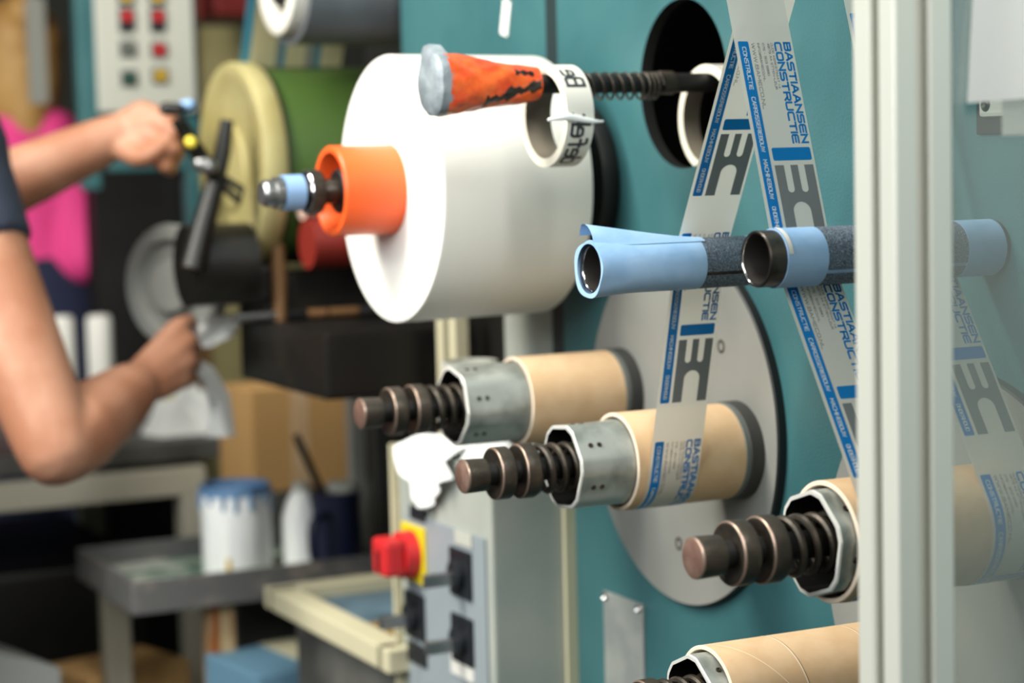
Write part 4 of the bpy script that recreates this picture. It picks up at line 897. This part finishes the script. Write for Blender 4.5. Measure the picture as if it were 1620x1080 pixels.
for s_ in (1, -1):
    hp = hip+side*s_*0.09; kn = Vector((hp.x+0.03, hp.y+0.02, 0.50)); an = Vector((hp.x-0.01, hp.y, 0.09))
    m.limb([hp, mix(hp, kn, .5), kn], [0.095, 0.08, 0.06], sk, 20); m.limb([kn, mix(kn, an, .35), an], [0.06, 0.058, 0.04], sk, 20)
    m.limb([an-Vector((0, 0, .045)), an+fwd*0.15-Vector((0, 0, .055))], [0.042, 0.033], sk, 16)
remeshed(m, 'body', w1, 0.0048, 3, 0.5, 'skin')
m = MB()
m.limb([hip-Vector((0, 0, .08)), mix(hip, chest, .5), chest, mix(chest, neck, .55)], [0.182, 0.15, 0.168, 0.12], 'navy_shirt', 24)
m.limb([chest+side*0.06, mix(SR, chest, .12)], [0.140, 0.078], 'navy_shirt'); m.limb([chest-side*0.06, mix(SL, chest, .12)], [0.145, 0.086], 'navy_shirt')
m.limb([mix(SR, chest, .2), SR, mix(SR, ER, .12)], [0.082, 0.074, 0.068], 'navy_shirt'); m.limb([mix(SL, chest, .2), SL, mix(SL, EL, .15)], [0.082, 0.078, 0.072], 'navy_shirt')
m.tube([SR+(SR-ER).normalized()*0.03, SR, mix(SR, ER, .2), mix(SR, ER, .375)], [0.05, 0.070, 0.066, 0.0605], 'navy_shirt', 24); m.tube([SL, mix(SL, EL, .4), mix(SL, EL, .55)], [0.078, 0.072, 0.068], 'navy_shirt', 24)
remeshed(m, 't_shirt', w1, 0.007, 3, 0.5, 'navy_shirt')
m = MB()
for s_ in (1, -1):
    hp = hip+side*s_*0.09; kn = Vector((hp.x+0.03, hp.y+0.02, 0.50)); an = Vector((hp.x-0.01, hp.y, 0.12))
    m.limb([hp+Vector((0, 0, .015)), mix(hp, kn, .5), kn, an], [0.110, 0.100, 0.085, 0.07], 'navy', 20)
remeshed(m, 'trousers', w1, 0.01, 3, 0.5, 'navy')
m = MB(); m.limb([head-fwd*0.030-Vector((0, 0, 0.02)), head-fwd*0.018+Vector((0, 0, 0.060))], [0.086, 0.092], 'hair_brown', 24); remeshed(m, 'hair', w1, 0.008, 2, 0.5, 'hair_brown')
for s_ in (1, -1):
    m = MB(); m.limb([head+fwd*0.088+side*s_*0.032+Vector((0, 0, .022)), head+fwd*0.090+side*s_*0.033+Vector((0, 0, .022))], [0.009, 0.009], 'black', 10); m.build('eye', w1)

# the rag held in the nearer hand and the paper hanging below it
m = MB()
rp = [X(282, 520, 2.585), X(330, 500, 2.60), X(385, 495, 2.62)]; rq = [X(290, 556, 2.575), X(335, 548, 2.60), X(372, 530, 2.62)]
def rfn(u, v):
    i = min(1, int(u*2)); t = u*2-i; a = mix(rp[i], rp[i+1], t); b = mix(rq[i], rq[i+1], t); p = mix(a, b, v)
    return p+fw*(0.006*sin(u*8+v*5)+0.005*sin(v*13-u*4))
m.grid(rfn, 16, 12, 'cloth'); m.grid(lambda u, v: rfn(u, v)+fw*0.002, 16, 12, 'cloth'); tag(m.build('cleaning_rag', fix=False), 'white cleaning rag held in the nearer fist, against the press', 'rag')
m = MB()
rp2 = [X(300, 560, 2.60), X(335, 580, 2.64), X(362, 625, 2.68), X(372, 690, 2.70)]; rq2 = [X(306, 580, 2.60), X(322, 610, 2.64), X(330, 650, 2.68), X(326, 692, 2.70)]
def rfn2(u, v):
    i = min(2, int(u*3)); t = u*3-i; p = mix(mix(rp2[i], rp2[i+1], t), mix(rq2[i], rq2[i+1], t), v)
    return p+fw*(0.010*sin(v*6+u*3))
m.grid(rfn2, 18, 10, 'cloth'); m.grid(lambda u, v: rfn2(u, v)+fw*0.002, 18, 10, 'cloth'); tag(m.build('paper_towel', fix=False), 'white paper towel hanging down below the nearer fist', 'paper towel')

w2 = person('person', 'person with blond hair in a pink shirt and navy dungarees, far left behind')
Hd = X(24, 105, 4.2); ct = X(30, 330, 4.2); hp2 = X(70, 560, 4.2); ct = Vector((ct.x, ct.y, ct.z))
m = MB()
m.limb([Hd-Vector((0, 0, .05)), Hd+Vector((0, 0, .04))], [0.075, 0.085], 'skin', 20); m.limb([Hd-Vector((0, 0, .02)), Hd-Vector((0, 0, .14))], [0.05, 0.055], 'skin')
f2 = Vector((-0.5, 0.85, 0)); s2_ = Vector((0.85, 0.5, 0))
m.limb([Hd+f2*0.09, Hd+f2*0.105-Vector((0, 0, .02))], [0.01, 0.013], 'skin')
for s_ in (1, -1): m.limb([Hd+s2_*s_*0.08, Hd+s2_*s_*0.08-Vector((0, 0, .03))], [0.014, 0.01], 'skin')
m.limb([hp2, mix(hp2, ct, .5), ct, Hd-Vector((0, 0, .16))], [0.14, 0.12, 0.13, 0.07], 'skin', 24)
S2 = X(82, 222, 4.2); E2 = X(132, 400, 4.12); W2 = X(60, 430, 4.3)
m.limb([S2, mix(S2, E2, .5), E2], [0.05, 0.045, 0.038], 'skin'); m.limb([E2, W2], [0.038, 0.026], 'skin')
S3 = X(-40, 225, 4.25); E3 = X(-70, 400, 4.3); W3 = X(10, 440, 4.4)
m.limb([S3, E3], [0.05, 0.04], 'skin'); m.limb([E3, W3], [0.038, 0.026], 'skin')
for Wx in (W2, W3):
    for i in range(4): d = Vector((-0.05+0.012*i, 0.055, 0.022-0.016*i)); m.limb([Wx, Wx+d*0.8, Wx+d*1.6], [0.014, 0.0105, 0.0085], 'skin', 10)
    m.limb([Wx, Wx+Vector((0.02, 0.04, .035)), Wx+Vector((0.01, 0.07, .045))], [0.014, 0.011, 0.009], 'skin', 10)
for s_ in (1, -1):
    a = hp2+s2_*s_*0.08; kn = Vector((a.x, a.y+0.02, 0.48)); an = Vector((a.x, a.y, 0.08)); m.limb([a, kn, an], [0.09, 0.06, 0.042], 'skin'); m.limb([an-Vector((0, 0, .04)), an+f2*0.14-Vector((0, 0, .045))], [0.04, 0.03], 'skin')
remeshed(m, 'body', w2, 0.008, 2, 0.5, 'skin')
m = MB(); m.limb([mix(hp2, ct, .35), ct, mix(ct, Hd, .5)], [0.135, 0.148, 0.085], 'pink_shirt', 24)
m.limb([mix(ct, Hd, .35), S2, mix(S2, E2, .5), E2+Vector((0, 0, -0.01))], [0.09, 0.066, 0.060, 0.054], 'pink_shirt'); m.limb([mix(ct, Hd, .35), S3, E3], [0.09, 0.068, 0.055], 'pink_shirt'); remeshed(m, 'pink_top', w2, 0.01, 2, 0.5, 'pink_shirt')
m = MB(); m.limb([hp2-Vector((0, 0, .05)), mix(hp2, ct, .45), mix(hp2, ct, .82)], [0.165, 0.150, 0.120], 'navy', 24)
for s_ in (1, -1):
    a = hp2+s2_*s_*0.08; kn = Vector((a.x, a.y+0.02, 0.48)); an = Vector((a.x, a.y, 0.1)); m.limb([a, kn, an], [0.11, 0.085, 0.07], 'navy')
    m.limb([mix(hp2, ct, .8)+s2_*s_*0.08-f2*0.10, mix(ct, Hd, .42)+s2_*s_*0.075-f2*0.06], [0.02, 0.02], 'navy')
remeshed(m, 'dungarees', w2, 0.01, 2, 0.5, 'navy')
m = MB(); m.limb([Hd-f2*0.02-Vector((0, 0, .06)), Hd-f2*0.015+Vector((0, 0, .05))], [0.082, 0.092], 'hair_blond', 24); m.limb([Hd-f2*0.07+Vector((0, 0, .09)), Hd-f2*0.08+Vector((0, 0, .10))], [0.05, 0.045], 'hair_blond'); m.limb([Hd-f2*0.05, Hd-f2*0.06-Vector((0, 0, .13))], [0.06, 0.04], 'hair_blond'); remeshed(m, 'hair', w2, 0.008, 2, 0.5, 'hair_blond')
